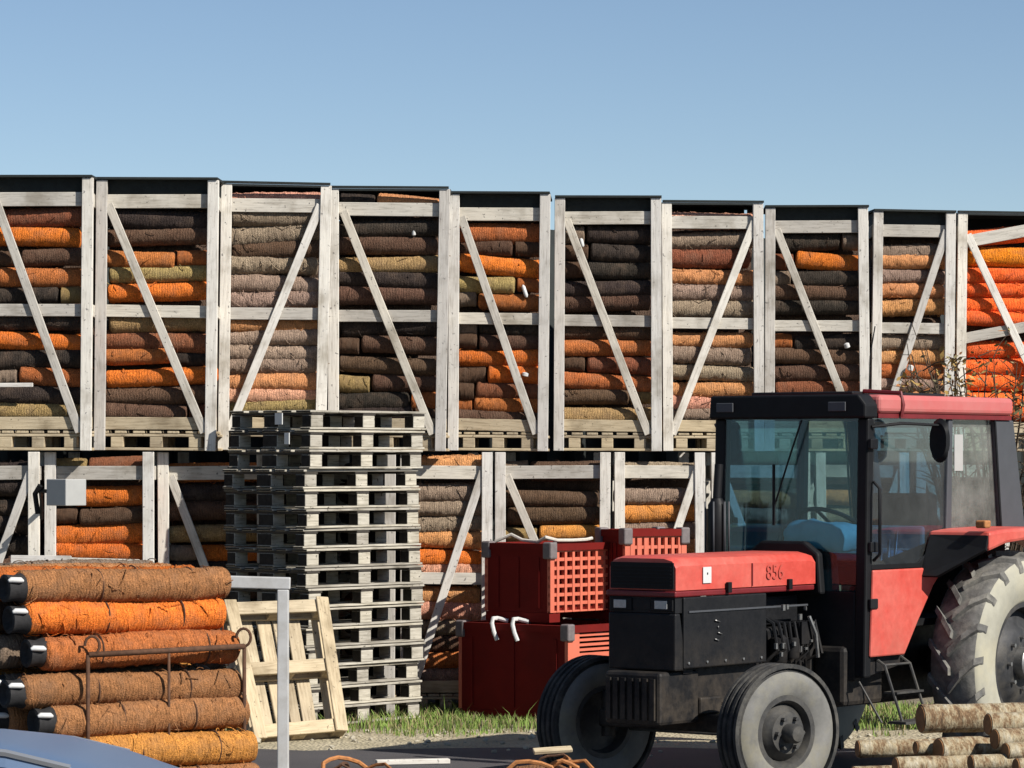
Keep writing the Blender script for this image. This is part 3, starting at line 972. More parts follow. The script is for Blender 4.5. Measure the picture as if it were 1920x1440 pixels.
# grey enclosure on a bracket, fixed to the lower crate post; laths resting on the pile
D = 23.7
t = thing('grey_box', 'small grey box with a pale right side, on a bracket by a crate post', 'box', at(126, 948, D))
b = MB(); b.box((-0.09, -0.1, 0), (0.09, 0.12, 0.2)); b.bevel(0.006)
o = b.build('housing', M['box_grey'], t); o.rotation_euler = (0, 0, R(45)); o.scale = (1, 1, 0.92)
b = MB(); b.tube([(-0.13, 0.02, 0.1), (-0.2, 0.1, 0.1), (-0.22, 0.3, 0.02), (-0.24, 0.45, -0.1)], 0.014, 6)
b.tube([(-0.2, 0.1, 0.14), (-0.24, 0.12, 0.08), (-0.22, 0.12, -0.06)], 0.02, 6); b.tube([(-0.16, 0.3, 0.08), (-0.16, 0.52, 0.05)], 0.02, 6)
b.build('bracket', M['black'], t)
for (x0, y0, x1, y1, D, mat, lab) in ((20, 1049, 134, 1050, 20.6, 'wood_white', 'short white lath lying behind the top of the left roll pile'),
                                      (100, 1052, 262, 1057, 21.2, 'wood_grey', 'long thin pale lath lying behind the left roll pile')):
    p0, p1 = at(x0, y0, D), at(x1, y1, D)
    o = board('lath', None, p0, p1, 0.05, 0.022, mat, (0, -1, 0.2))
    tag(o, lab, 'lath')
    o2 = board('trestle', None, ((p0.x + p1.x) / 2, D, 0), ((p0.x + p1.x) / 2, D, (p0.z + p1.z) / 2 - 0.027), 0.08, 0.04, 'wood_grey', (0, -1, 0))
    tag(o2, 'timber prop holding up the ' + ('short white lath' if x0 == 20 else 'long thin lath'), 'prop')
# lath tucked in the first upper crate
o = board('lath', None, at(-10, 722, 24.25), at(62, 722, 24.25), 0.03, 0.02, 'wood_white', (0, -1, 0))
tag(o, 'thin white lath lying between rolls in the first upper crate from the left', 'lath')

# ------------------------------------------------------------------ red plastic bins
def bin_box(name, label, corner, ang, W, L, H, lattice, nfeet=True, group='red plastic bins'):
    """corner: nearest bottom corner; local x runs right-and-away (length L), local y left-and-away (width W)"""
    t = thing(name, label, 'bin', corner, ang, group)
    th = 0.03
    foot = 0.07
    # shaded end wall and its twin
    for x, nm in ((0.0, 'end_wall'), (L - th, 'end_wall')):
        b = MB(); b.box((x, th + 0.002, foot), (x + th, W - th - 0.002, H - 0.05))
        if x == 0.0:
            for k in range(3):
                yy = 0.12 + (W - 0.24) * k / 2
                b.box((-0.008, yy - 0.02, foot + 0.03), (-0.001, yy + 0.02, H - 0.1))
        b.build(nm, M['bin_shade'], t)
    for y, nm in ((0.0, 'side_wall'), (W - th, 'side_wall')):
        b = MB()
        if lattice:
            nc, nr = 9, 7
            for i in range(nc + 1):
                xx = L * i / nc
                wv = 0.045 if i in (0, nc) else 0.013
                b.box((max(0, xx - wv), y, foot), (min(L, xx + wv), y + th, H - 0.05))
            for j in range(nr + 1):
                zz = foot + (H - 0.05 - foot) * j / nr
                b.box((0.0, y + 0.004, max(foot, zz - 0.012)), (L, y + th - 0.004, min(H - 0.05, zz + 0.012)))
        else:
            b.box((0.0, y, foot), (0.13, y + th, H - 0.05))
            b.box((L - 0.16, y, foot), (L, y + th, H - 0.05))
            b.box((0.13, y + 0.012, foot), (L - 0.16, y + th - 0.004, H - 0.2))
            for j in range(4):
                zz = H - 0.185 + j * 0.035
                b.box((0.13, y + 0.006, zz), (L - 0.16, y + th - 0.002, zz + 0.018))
        b.build(nm, M['bin_lit'], t)
    b = MB()
    for lo, hi in (((-0.014, -0.014, H - 0.05), (L + 0.014, th + 0.01, H)), ((-0.014, W - th - 0.01, H - 0.05), (L + 0.014, W + 0.014, H)),
                   ((-0.014, th + 0.01, H - 0.05), (th + 0.01, W - th - 0.01, H)), ((L - th - 0.01, th + 0.01, H - 0.05), (L + 0.014, W - th - 0.01, H))):
        b.box(lo, hi)
    b.build('rim', M['bin_shade'], t)
    b = MB(); b.box((th, th, foot), (L - th, W - th, foot + 0.03)); b.build('floor_panel', M['bin_shade'], t)
    for x in (0.0, L - 0.12):
        b = MB(); b.box((x, 0.01, 0.0), (x + 0.12, W - 0.01, foot - 0.002)); b.build('runner', M['bin_shade'], t)
    for (x, y) in ((-0.02, -0.02), (L - 0.06, -0.02), (-0.02, W - 0.06), (L - 0.06, W - 0.06)):
        b = MB(); b.box((x, y, H - 0.11), (x + 0.08, y + 0.08, H + 0.012)); b.bevel(0.012); b.build('corner_cap', M['bin_cap'], t)
    return t
BA = R(50)
c1 = Vector((xat(1065, 24.3), 24.3, 0.0))
bin_box('plastic_bin', 'large red plastic bin on the grass, two white hooks over its rim', c1, BA, 1.03, 0.8, 0.7, False)
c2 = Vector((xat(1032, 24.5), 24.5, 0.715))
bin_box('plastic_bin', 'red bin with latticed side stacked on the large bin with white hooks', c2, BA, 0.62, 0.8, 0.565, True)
c3 = Vector((xat(1172, 24.85), 24.85, 0.0))
bin_box('plastic_bin', 'red bin mostly hidden behind the tractor bonnet, under a smaller one', c3, R(34), 0.34, 0.56, 0.675, False)
c4 = c3 + Vector((0, 0, 0.7))
bin_box('plastic_bin', 'red slotted bin peeking above the tractor bonnet, on another bin', c4, R(34), 0.34, 0.56, 0.675, True)
ub, vb = Vector((math.cos(BA), math.sin(BA), 0)), Vector((-math.sin(BA), math.cos(BA), 0))
for k, (px, lab) in enumerate(((931, 'left'), (970, 'right'))):
    dv = (1065 - px) / 263 / math.sin(BA)
    p = c1 + vb * dv
    o = MB()
    pts = [p + ub * a + Vector((0, 0, z)) for a, z in ((0.07, 0.715), (0.03, 0.735), (-0.02, 0.735), (-0.04, 0.7), (-0.038, 0.64), (-0.03, 0.58))]
    pts = [q + vb * (0.02 - 0.05 * (i / 5 - 0.3) ** 2 * 2 - (0.06 if i == 0 else 0)) for i, q in enumerate(pts)]
    o.tube(pts, 0.016, 8)
    ob = o.build('white_hook', M['white'])
    tag(ob, f'white hook hanging over the rim of the large red bin, {lab} of two', 'hook', 'white hooks on the bin rim')
b = MB()
zz = 0.565 + 0.012
b.tube([c2 + ub * a + vb * q + Vector((0, 0, zz + h)) for a, q, h in ((-0.02, 0.5, 0.0), (0.02, 0.38, 0.05), (0.05, 0.3, 0.01), (0.03, 0.14, 0.0), (0.02, 0.06, 0.035), (0.1, 0.02, 0.012), (0.25, 0.0, 0.01), (0.42, 0.01, 0.012), (0.5, 0.02, 0.02))], 0.013, 7)
tag(b.build('rope', M['rope_white']), 'pale rope lying along the rim of the latticed red bin', 'rope')

# black net bundle left of the bins
def lump(name, lo, hi, mat, seed, amp=0.05, n=14):
    bm = bmesh.new()
    bmesh.ops.create_cube(bm, size=1.0)
    bmesh.ops.subdivide_edges(bm, edges=bm.edges[:], cuts=n, use_grid_fill=True)
    lo, hi = Vector(lo), Vector(hi)
    for v_ in bm.verts:
        s = v_.co.copy()
        q = s.normalized() * 0.62
        p = s.lerp(q, 0.45)
        w = Vector((lo[i] + (p[i] + 0.5) * (hi[i] - lo[i]) for i in range(3)))
        w += s.normalized() * (amp * noise.noise(w * 6 + Vector((seed, 0, 0))) + amp * 0.7 * noise.noise(w * 17 + Vector((0, seed, 0))))
        w.z = max(w.z, lo[2])
        v_.co = w
    for f_ in bm.faces:
        f_.smooth = True
    me = bpy.data.meshes.new(name)
    bm.to_mesh(me)
    bm.free()
    me.materials.append(mat)
    return link(name, me)
# ------------------------------------------------------------------ tractor
AT = R(38)
TX, TY = 0.972, 19.29
tr = thing('red_tractor', 'red farm tractor with black cab front, parked before the crates', 'tractor', (TX, TY, 0.0), math.atan2(-math.cos(AT), -math.sin(AT)))

def tyre_mesh(rad, width, rim_r, lug, seg=56):
    b = MB()
    hw = width / 2
    b.mi = 1
    prof = [(rim_r, -hw * 0.8), (rim_r + 0.02, -hw * 0.92), ((rad + rim_r) / 2, -hw * 1.0), (rad - 0.075, -hw * 0.97), (rad - 0.04, -hw * 0.88)]
    prof2 = [(rad - 0.018, -hw * 0.6), (rad - 0.006, 0), (rad - 0.018, hw * 0.6)]
    full = prof + prof2 + [(r_, -y_) for r_, y_ in reversed(prof)]
    c = Vector((0, 0, 0))
    rings = []
    for r_, y_ in full:
        rings.append([b.bm.verts.new((math.cos(2 * math.pi * k / seg) * r_, y_, math.sin(2 * math.pi * k / seg) * r_)) for k in range(seg)])
    for i in range(len(rings) - 1):
        b.mi = 0 if 4 <= i <= 7 else 1
        for k in range(seg):
            b.face([rings[i][k], rings[i][(k + 1) % seg], rings[i + 1][(k + 1) % seg], rings[i + 1][k]], True)
    if lug:
        n = 19
        b.mi = 0
        for k in range(n):
            for sg in (-1, 1):
                a0 = 2 * math.pi * (k + (0.5 if sg > 0 else 0)) / n
                rows = []
                for (fy, da, rr) in ((-0.03, 0.2, rad - 0.008), (0.45, 0.06, rad - 0.014), (0.92, -0.06, rad - 0.045), (1.0, -0.08, rad - 0.085)):
                    for wv in (-0.042, 0.042):
                        for up in (0.0, 1.0):
                            a = a0 - da + wv * (1 - 0.25 * up)
                            r_ = rr - 0.02 + up * (0.052 if fy < 1.0 else 0.03)
                            rows.append(b.bm.verts.new((math.cos(a) * r_, sg * (-1) * fy * hw * (1.01 if fy > 0.9 else 1.0), math.sin(a) * r_)))
                for q in range(3):
                    s0, s1 = rows[q * 4:q * 4 + 4], rows[q * 4 + 4:q * 4 + 8]
                    b.face([s0[0], s0[1], s1[1], s1[0]])
                    b.face([s0[2], s1[2], s1[3], s0[3]])
                    b.face([s0[1], s0[3], s1[3], s1[1]])
                b.face([rows[0], rows[2], rows[3], rows[1]])
                b.face([rows[12], rows[13], rows[15], rows[14]])
    else:
        b.mi = 0
        for y_ in (-0.5, -0.18, 0.18, 0.5):
            b.lathe([(rad - 0.02, y_ * width * 0.8 - 0.014), (rad + 0.004, y_ * width * 0.8 - 0.011), (rad + 0.004, y_ * width * 0.8 + 0.011), (rad - 0.02, y_ * width * 0.8 + 0.014)], seg, 'Y', close=True)
    return b
def wheel(name, parent, loc, rad, width, rim_r, lug, outer, yaw=0.0, side_m='side'):
    """outer: +1 when the outer face looks to +y"""
    w = link(name, None, parent, loc, (0, 0, yaw))
    tyre_mesh(rad, width, rim_r, lug).build('tyre', [M['tread'], M[side_m]], w)
    hw = width / 2
    b = MB()
    s = outer
    b.lathe([(rim_r + 0.004, -hw * 0.8), (rim_r + 0.004, hw * 0.8), (rim_r - 0.03, hw * 0.8), (rim_r - 0.05, s * hw * 0.2 + 0.012), (rim_r - 0.05, s * hw * 0.2 - 0.012), (rim_r - 0.03, -hw * 0.8)], 40, 'Y', close=True)
    d = s * hw * 0.3
    b.lathe([(rim_r - 0.04, d - s * 0.03), (rim_r - 0.05, d), (rim_r * 0.62, d + s * 0.03), (rim_r * 0.55, d + s * 0.055), (rim_r * 0.3, d + s * 0.06), (0.01, d + s * 0.06)], 36, 'Y')
    b.build('rim', M['rim_dark'] if lug else M['rim'], w)
    b = MB()
    b.lathe([(rim_r * 0.26, d + s * 0.058), (rim_r * 0.26, d + s * 0.12), (rim_r * 0.2, d + s * 0.14), (0.005, d + s * 0.145)], 20, 'Y')
    nb = 8 if lug else 6
    for k in range(nb):
        a = 2 * math.pi * k / nb
        b.lathe([(0.013, d + s * 0.05), (0.013, d + s * 0.085), (0.002, d + s * 0.086)], 6, 'Y', (math.cos(a) * rim_r * 0.42, 0, math.sin(a) * rim_r * 0.42))
    b.build('hub', M['rim'] if not lug else M['metal'], w)
    return w
STEER = R(-15)
M_tread_rear = M['tread']
M['tread'] = plain('front_tyre_tread', (0.05, 0.05, 0.05), 0.9, 0, 0.35, 14, 0.3, 0.2, dirt=(0.16, 0.15, 0.13, 0.7))
wheel('front_wheel', tr, (-0.02, 0.625, 0.378), 0.378, 0.17, 0.21, False, 1, STEER, 'side_grey')
wheel('front_wheel', tr, (-0.02, -0.625, 0.378), 0.378, 0.17, 0.21, False, -1, STEER, 'side_grey')
M['tread'] = M_tread_rear
wheel('rear_wheel', tr, (-2.34, 0.73, 0.66), 0.66, 0.34, 0.37, True, 1)
wheel('rear_wheel', tr, (-2.34, -0.73, 0.66), 0.66, 0.34, 0.37, True, -1)
def part(name, mat, build, parent=tr):
    b = MB()
    build(b)
    return b.build(name, M[mat] if isinstance(mat, str) else mat, parent)
# bonnet: rounded red box, nose slightly narrower
def f_bonnet(b):
    prof = [(-0.235, 1.165), (-0.235, 1.30), (-0.21, 1.338), (-0.15, 1.352), (0.15, 1.352), (0.21, 1.338), (0.235, 1.30), (0.235, 1.165)]
    st = [(0.4, 0.96, -0.012), (0.36, 0.985, 0.0), (-0.2, 1.0, 0.0), (-0.93, 1.04, 0.0), (-0.99, 1.02, -0.012)]
    rings = [[b.bm.verts.new((x, y * k, z + (dz if z > 1.2 else 0))) for y, z in prof] for x, k, dz in st]
    for a, c in zip(rings[:-1], rings[1:]):
        for i in range(len(prof) - 1):
            b.face([a[i], a[i + 1], c[i + 1], c[i]], 1 <= i <= 5)
    b.face(rings[0]); b.face(list(reversed(rings[-1])))
    for i in range(len(st) - 1):
        b.face([rings[i][0], rings[i + 1][0], rings[i + 1][-1], rings[i][-1]])
bonnet = part('bonnet', 'red', f_bonnet)
part('grille', 'black', lambda b: [b.box((0.402, -0.212, 1.172), (0.412, 0.216, 1.318))] + [b.box((0.413, -0.2, 1.19 + k * 0.02), (0.418, 0.205, 1.197 + k * 0.02)) for k in range(6)])
part('bonnet_trim', 'red_dark', lambda b: (b.box((-0.985, -0.238, 1.128), (0.42, 0.238, 1.161)), b.bevel(0.008)))
part('sticker', 'white', lambda b: b.box((-0.005, 0.0, -0.035), (0.075, 0.003, 0.055))).location = (0.08, 0.237, 1.235)
part('sticker_dot', 'chassis', lambda b: b.box((0.028, 0.0035, 0.012), (0.038, 0.0045, 0.024))).location = (0.08, 0.237, 1.235)
fc = bpy.data.curves.new('bonnet_lettering', 'FONT')
fc.body = '856'
fc.size = 0.12
fc.extrude = 0.001
fc.materials.append(M['red_ghost'])
tmp = bpy.data.objects.new('tmp', fc)
me = bpy.data.meshes.new_from_object(tmp)
bpy.data.objects.remove(tmp)
link('bonnet_lettering', me, tr, (-0.47, 0.2455, 1.205), (R(90), 0, R(180)))
# nose below the bonnet with two headlamps, then black side panels
part('lamp_panel', 'chassis', lambda b: (b.box((0.3, -0.225, 1.04), (0.405, 0.225, 1.127)), b.box((0.405, -0.06, 1.06), (0.41, 0.06, 1.11))))
for y in (-0.14, 0.14):
    h = part('headlamp', 'black', lambda b: (b.box((0.404, y - 0.075, 1.05), (0.416, y + 0.075, 1.12)), b.bevel(0.004)))
    part('lens', 'lens', lambda b: (b.box((0.4165, y - 0.045, 1.062), (0.421, y + 0.04, 1.108)), b.bevel(0.002)), h)
part('front_panel', 'chassis', lambda b: (b.extrude([(0.41, -0.23, 0.72), (0.41, -0.23, 1.038), (0.36, -0.23, 1.038), (0.3, -0.23, 0.72)], (0, 0.46, 0)), b.bevel(0.01)))
part('side_panel', 'chassis', lambda b: (b.box((-0.48, 0.215, 0.73), (0.34, 0.24, 1.126)), b.box((-0.48, -0.24, 0.73), (0.34, -0.215, 1.126)), b.bevel(0.008)))
part('panel_seam', 'pillar_grey', lambda b: b.box((-0.9, 0.2405, 1.04), (0.3, 0.247, 1.05)))
part('panel_catch', 'metal', lambda b: [b.tube([(0.0 + 0.02 * math.sin(k * 2.3), 0.246, 0.98 - k * 0.035), (0.03 + 0.02 * math.cos(k * 2.1), 0.248, 0.99 - k * 0.035)], 0.004, 5) for k in range(4)])
part('radiator_core', 'chassis', lambda b: b.box((0.2, -0.2, 0.7), (0.29, 0.2, 1.12)))
part('engine_block', 'chassis', lambda b: (b.box((-1.02, -0.17, 0.5), (0.2, 0.17, 0.92)), b.box((-0.98, -0.13, 0.93), (-0.1, 0.13, 1.1)), b.bevel(0.02)))
def f_eng(b):
    rng = random.Random(11)
    b.lathe([(0.045, 0.0), (0.05, 0.01), (0.05, 0.14), (0.03, 0.16)], 16, 'Z', (-0.62, 0.23, 0.72))
    b.lathe([(0.04, 0.0), (0.045, 0.01), (0.045, 0.11), (0.03, 0.12)], 16, 'Z', (-0.74, 0.24, 0.74))
    b.box((-0.95, 0.18, 0.82), (-0.8, 0.27, 0.95))
    for k in range(9):
        x = -0.5 - k * 0.055
        b.tube([(x, 0.18, 1.0 - 0.02 * k), (x - 0.03, 0.25, 0.95), (x - 0.05, 0.265 + rng.uniform(-.01, .02), 0.84 - rng.uniform(0, .08)), (x - 0.02, 0.2, 0.72)], 0.011, 6)
part('fuel_filters_and_hoses', 'chassis', f_eng)
def f_eng2(b):
    rng = random.Random(5)
    for k in range(12):
        x, z = -0.52 - rng.random() * 0.42, 0.74 + rng.random() * 0.3
        b.box((x, 0.27, z), (x + rng.uniform(.01, .03), 0.285, z + rng.uniform(.01, .035)))
    b.tube([(-0.86, 0.28, 0.98), (-0.9, 0.3, 0.88), (-0.94, 0.29, 0.74)], 0.012, 6)
part('metal_fittings', 'metal', f_eng2)['kind'] = 'stuff'
part('transmission', 'chassis', lambda b: (b.box((-2.65, -0.2, 0.42), (-1.0, 0.2, 0.9)), b.bevel(0.03)))
part('rear_axle', 'chassis', lambda b: b.tube([(-2.4, -0.8, 0.66), (-2.4, 0.8, 0.66)], 0.1, 16))
part('front_weight_block', 'chassis', lambda b: (b.box((0.12, -0.19, 0.42), (0.5, 0.19, 0.715)), b.bevel(0.02)))
part('weight_slots', 'chassis', lambda b: [b.box((0.501, -0.17 + k * 0.05, 0.45), (0.515, -0.14 + k * 0.05, 0.68)) for k in range(7)])
part('front_axle', 'chassis', lambda b: (b.box((-0.06, -0.56, 0.36), (0.06, 0.5, 0.46)), b.box((-0.09, -0.2, 0.46), (0.12, 0.2, 0.56)), b.bevel(0.012)))
part('steering_rod', 'metal', lambda b: b.tube([(-0.14, -0.48, 0.34), (-0.14, 0.46, 0.34)], 0.014, 8))
part('steering_knuckle', 'chassis', lambda b: (b.tube([(0, 0.48, 0.3), (0, 0.48, 0.56)], 0.04, 10), b.tube([(0, -0.53, 0.3), (0, -0.53, 0.56)], 0.04, 10)))
# cab
CW, CF, CR = 0.54, -1.07, -2.72
def quad_frame(b, outer, inner, thick):
    n = len(outer)
    for i in range(n):
        j = (i + 1) % n
        b.extrude([outer[i], outer[j], inner[j], inner[i]], thick)
for s_ in (1, -1):
    a_p = part('front_pillar', 'black', lambda b: (b.extrude([(CF + 0.02, s_ * CW, 0.62), (CF + 0.02, s_ * (CW - 0.075), 0.62), (CF - 0.02, s_ * (CW - 0.075), 2.13), (CF - 0.02, s_ * CW, 2.13)], (-0.07, 0, 0)), b.bevel(0.012)))
    part('middle_pillar', 'pillar_grey', lambda b: (b.extrude([(-1.96, s_ * CW, 1.3), (-2.03, s_ * CW, 1.3), (-2.05, s_ * CW, 2.13), (-2.0, s_ * CW, 2.13)], (0, -s_ * 0.05, 0)), b.bevel(0.008)))
    part('rear_pillar', 'pillar_grey', lambda b: (b.extrude([(-2.63, s_ * CW, 1.44), (-2.93, s_ * CW, 1.44), (-2.78, s_ * CW, 2.13), (-2.55, s_ * CW, 2.13)], (0, -s_ * 0.07, 0)), b.bevel(0.01)))
    part('pillar_seal', 'black', lambda b: b.extrude([(-2.615, s_ * CW, 1.44), (-2.632, s_ * CW, 1.44), (-2.552, s_ * CW, 2.13), (-2.535, s_ * CW, 2.13)], (0, s_ * 0.006, 0)))
    part('quarter_glass', 'glass_rear', lambda b: b.extrude([(-2.02, s_ * (CW - 0.03), 1.46), (-2.64, s_ * (CW - 0.03), 1.46), (-2.57, s_ * (CW - 0.03), 2.13), (-2.03, s_ * (CW - 0.03), 2.13)], (0, s_ * 0.005, 0)))
    part('sill_trim', 'pillar_grey', lambda b: b.extrude([(-1.98, s_ * (CW - 0.005), 1.47), (-1.97, s_ * (CW - 0.005), 1.42), (-2.72, s_ * (CW - 0.005), 1.42), (-2.68, s_ * (CW - 0.005), 1.47)], (0, -s_ * 0.03, 0)))
    d_ = part('door', 'red', lambda b: (b.extrude([(-1.12, s_ * (CW - 0.004), 1.245), (-1.93, s_ * (CW - 0.004), 1.245), (-1.80, s_ * (CW - 0.004), 1.14), (-1.62, s_ * (CW - 0.004), 0.93), (-1.47, s_ * (CW - 0.004), 0.74), (-1.09, s_ * (CW - 0.004), 0.74)], (0, s_ * 0.02, 0)), b.bevel(0.012)))
    part('door_glass', 'glass_side', lambda b: b.extrude([(-1.13, s_ * (CW - 0.02), 1.27), (-1.66, s_ * (CW - 0.02), 1.27), (-1.98, s_ * (CW - 0.02), 1.47), (-2.01, s_ * (CW - 0.02), 2.13), (-1.11, s_ * (CW - 0.02), 2.13)], (0, s_ * 0.005, 0)), d_)
    part('glass_seal', 'black', lambda b: (b.extrude([(-1.12, s_ * (CW - 0.012), 1.25), (-1.69, s_ * (CW - 0.012), 1.25), (-1.69, s_ * (CW - 0.012), 1.275), (-1.12, s_ * (CW - 0.012), 1.275)], (0, s_ * 0.014, 0)),
                                          b.extrude([(-1.66, s_ * (CW - 0.012), 1.275), (-1.69, s_ * (CW - 0.012), 1.25), (-2.02, s_ * (CW - 0.012), 1.45), (-1.97, s_ * (CW - 0.012), 1.475)], (0, s_ * 0.013, 0))), d_)
    part('door_handle', 'metal', lambda b: b.tube([(-1.72, s_ * (CW + 0.03), 1.285), (-1.8, s_ * (CW + 0.035), 1.29)], 0.012, 6), d_)
    part('arch_panel', 'chassis', lambda b: b.extrude([(-1.09, s_ * (CW - 0.03), 0.62), (-1.07, s_ * (CW - 0.03), 1.25), (-1.97, s_ * (CW - 0.03), 1.42), (-2.72, s_ * (CW - 0.03), 1.42), (-2.72, s_ * (CW - 0.03), 1.3), (-2.05, s_ * (CW - 0.03), 1.3), (-1.75, s_ * (CW - 0.03), 1.05), (-1.5, s_ * (CW - 0.03), 0.68)], (0, -s_ * 0.02, 0)))
    # mudguard: arc over the rear wheel
    def f_guard(b, s_=s_):
        top = [(-1.79, 1.462), (-2.0, 1.476), (-2.4, 1.482), (-2.75, 1.47), (-2.98, 1.4), (-3.1, 1.24), (-3.15, 1.05)]
        bot = [(-1.79, 1.345), (-2.0, 1.39), (-2.4, 1.415), (-2.72, 1.4), (-2.92, 1.34), (-3.04, 1.2), (-3.1, 1.05)]
        b.extrude([(x, s_ * 0.52, z) for x, z in top] + [(x, s_ * 0.52, z) for x, z in reversed(bot)], (0, s_ * 0.42, 0))
        b.bevel(0.02, 2)
    part('mudguard', 'red', f_guard)
    part('mudguard_flap', 'black', lambda b: b.extrude([(-1.66, s_ * 0.54, 1.2), (-1.78, s_ * 0.54, 1.44), (-1.785, s_ * 0.93, 1.44), (-1.76, s_ * 0.93, 1.36), (-1.66, s_ * 0.66, 1.2)], (-0.02, 0, -0.01)))
    # mirror on an arm
    mi = part('mirror', 'black', lambda b: (b.lathe([(0.01, -0.015), (0.06, -0.015), (0.075, 0.0), (0.06, 0.02), (0.01, 0.025)], 24, 'X')))
    mi.location = (-1.56, s_ * 0.74, 2.0)
    mi.rotation_euler = (0, 0, R(-8 * s_))
    mi.scale = (1, 1.0, 1.75)
    for v_ in mi.data.vertices:
        v_.co.y = max(-0.062, min(0.062, v_.co.y * 1.1))
    part('mirror_arm', 'black', lambda b: b.tube([(CF - 0.05, s_ * (CW + 0.005), 2.08), (CF - 0.2, s_ * 0.66, 2.1), (-1.545, s_ * 0.74, 2.09), (-1.545, s_ * 0.74, 1.97)], 0.009, 6))
part('quarter_sticker', 'box_grey', lambda b: b.box((-2.2, CW - 0.024, 1.82), (-2.1, CW - 0.021, 2.04)))
# cab front: header, windscreen, lower panels
part('header', 'black', lambda b: (b.extrude([(CF + 0.03, -CW - 0.01, 2.13), (CF + 0.03, CW + 0.01, 2.13), (CF + 0.03, CW + 0.01, 2.21), (CF + 0.03, CW - 0.04, 2.268), (CF + 0.03, -CW + 0.0, 2.268)], (-0.14, 0, 0)), b.bevel(0.012)))
for y in (-0.43, 0.36):
    part('work_lamp', 'lens', lambda b: (b.box((CF + 0.031, y - 0.06, 2.17), (CF + 0.04, y + 0.06, 2.225)), b.bevel(0.004))).data.materials[0] = M['pillar_grey']
part('windscreen', 'glass', lambda b: b.extrude([(CF + 0.0, -CW + 0.07, 1.12), (CF + 0.0, CW - 0.07, 1.12), (CF - 0.03, CW - 0.07, 2.135), (CF - 0.03, -CW + 0.07, 2.135)], (-0.005, 0, 0)))
part('cowl', 'chassis', lambda b: (b.box((CF - 0.06, -CW + 0.076, 0.6), (CF + 0.005, CW - 0.076, 1.12)), b.bevel(0.008)))
part('dash_cowl', 'black', lambda b: (b.extrude([(-1.0, -0.27, 1.1), (-1.0, 0.27, 1.1), (-1.0, 0.25, 1.34), (-1.0, 0.15, 1.41), (-1.0, -0.15, 1.41), (-1.0, -0.25, 1.34)], (-0.06, 0, 0)), b.bevel(0.015)))
part('dashboard', 'black', lambda b: (b.extrude([(-1.12, -0.2, 0.95), (-1.12, -0.2, 1.37), (-1.3, -0.2, 1.33), (-1.35, -0.2, 0.95)], (0, 0.4, 0)), b.bevel(0.02)))
part('roof', 'red_faded', lambda b: (b.box((-2.74, -CW - 0.025, 2.158), (CF - 0.112, CW + 0.025, 2.268)), b.bevel(0.03, 3)))
part('roof_edge', 'red_dark', lambda b: b.box((-2.73, -CW - 0.012, 2.131), (CF - 0.112, CW + 0.012, 2.157)))
part('roof_hatch', 'chassis', lambda b: (b.box((-2.35, -0.42, 2.269), (-1.3, 0.3, 2.292)), b.bevel(0.008)))
part('roof_strap', 'red_dark', lambda b: b.tube([(-1.42, 0.3, 2.295), (-1.42, CW + 0.02, 2.28), (-1.42, CW + 0.035, 2.21), (-1.42, CW + 0.02, 2.14)], 0.012, 6))
part('aerial', 'black', lambda b: b.tube([(-1.45, 0.32, 2.27), (-1.46, 0.32, 2.5), (-1.5, 0.33, 2.68)], 0.004, 5))
part('cab_floor', 'chassis', lambda b: b.box((-2.7, -0.5, 0.9), (-1.14, 0.5, 0.94)))
part('rear_panel', 'chassis', lambda b: b.box((-2.76, -CW + 0.05, 0.9), (-2.73, CW - 0.05, 1.42)))
part('rear_glass', 'glass', lambda b: b.extrude([(-2.8, -CW + 0.08, 1.44), (-2.8, CW - 0.08, 1.44), (-2.72, CW - 0.08, 2.12), (-2.72, -CW + 0.08, 2.12)], (0.005, 0, 0)))
part('rear_header', 'black', lambda b: b.box((-2.78, -CW + 0.07, 2.09), (-2.7, CW - 0.07, 2.13)))
seat = part('seat', 'black', lambda b: (b.box((-2.3, -0.24, 1.12), (-1.85, 0.24, 1.27)), b.box((-2.42, -0.22, 1.22), (-2.3, 0.22, 1.68)), b.box((-2.2, -0.15, 0.94), (-1.95, 0.15, 1.12)), b.bevel(0.03)))
part('seat_cover', 'blue_cloth', lambda b: (b.box((-2.29, -0.22, 1.271), (-1.83, 0.24, 1.34)), b.box((-2.298, -0.2, 1.3), (-2.26, 0.2, 1.48)), b.bevel(0.02)), seat)
def f_wheel(b):
    c = Vector((-1.5, 0.02, 1.5))
    n = Vector((-0.5, 0, 0.86)).normalized()
    e1, e2 = Vector((0, 1, 0)), n.cross(Vector((0, 1, 0)))
    b.tube([c + (e1 * math.cos(k * math.tau / 28) + e2 * math.sin(k * math.tau / 28)) * 0.19 for k in range(28)], 0.014, 7, closed=True)
    for k in range(3):
        a = k * math.tau / 3 + 0.5
        b.tube([c, c + (e1 * math.cos(a) + e2 * math.sin(a)) * 0.19], 0.011, 6)
    b.tube([c, c - n * 0.3], 0.025, 8)
part('steering_wheel', 'black', f_wheel)
o = lump('cloth', (-1.36, -0.1, 1.345), (-1.13, 0.34, 1.52), M['blue_cloth'], 4, 0.03, 8)
o.data.transform(tr.matrix_basis)
tag(o, 'light blue cloth bundled on the dashboard behind the tractor windscreen', 'cloth')
part('gear_levers', 'metal', lambda b: [b.tube([(-1.6 - k * 0.09, 0.3 - k * 0.02, 0.95), (-1.62 - k * 0.09, 0.3, 1.36 + 0.05 * k)], 0.01, 6) for k in range(3)])
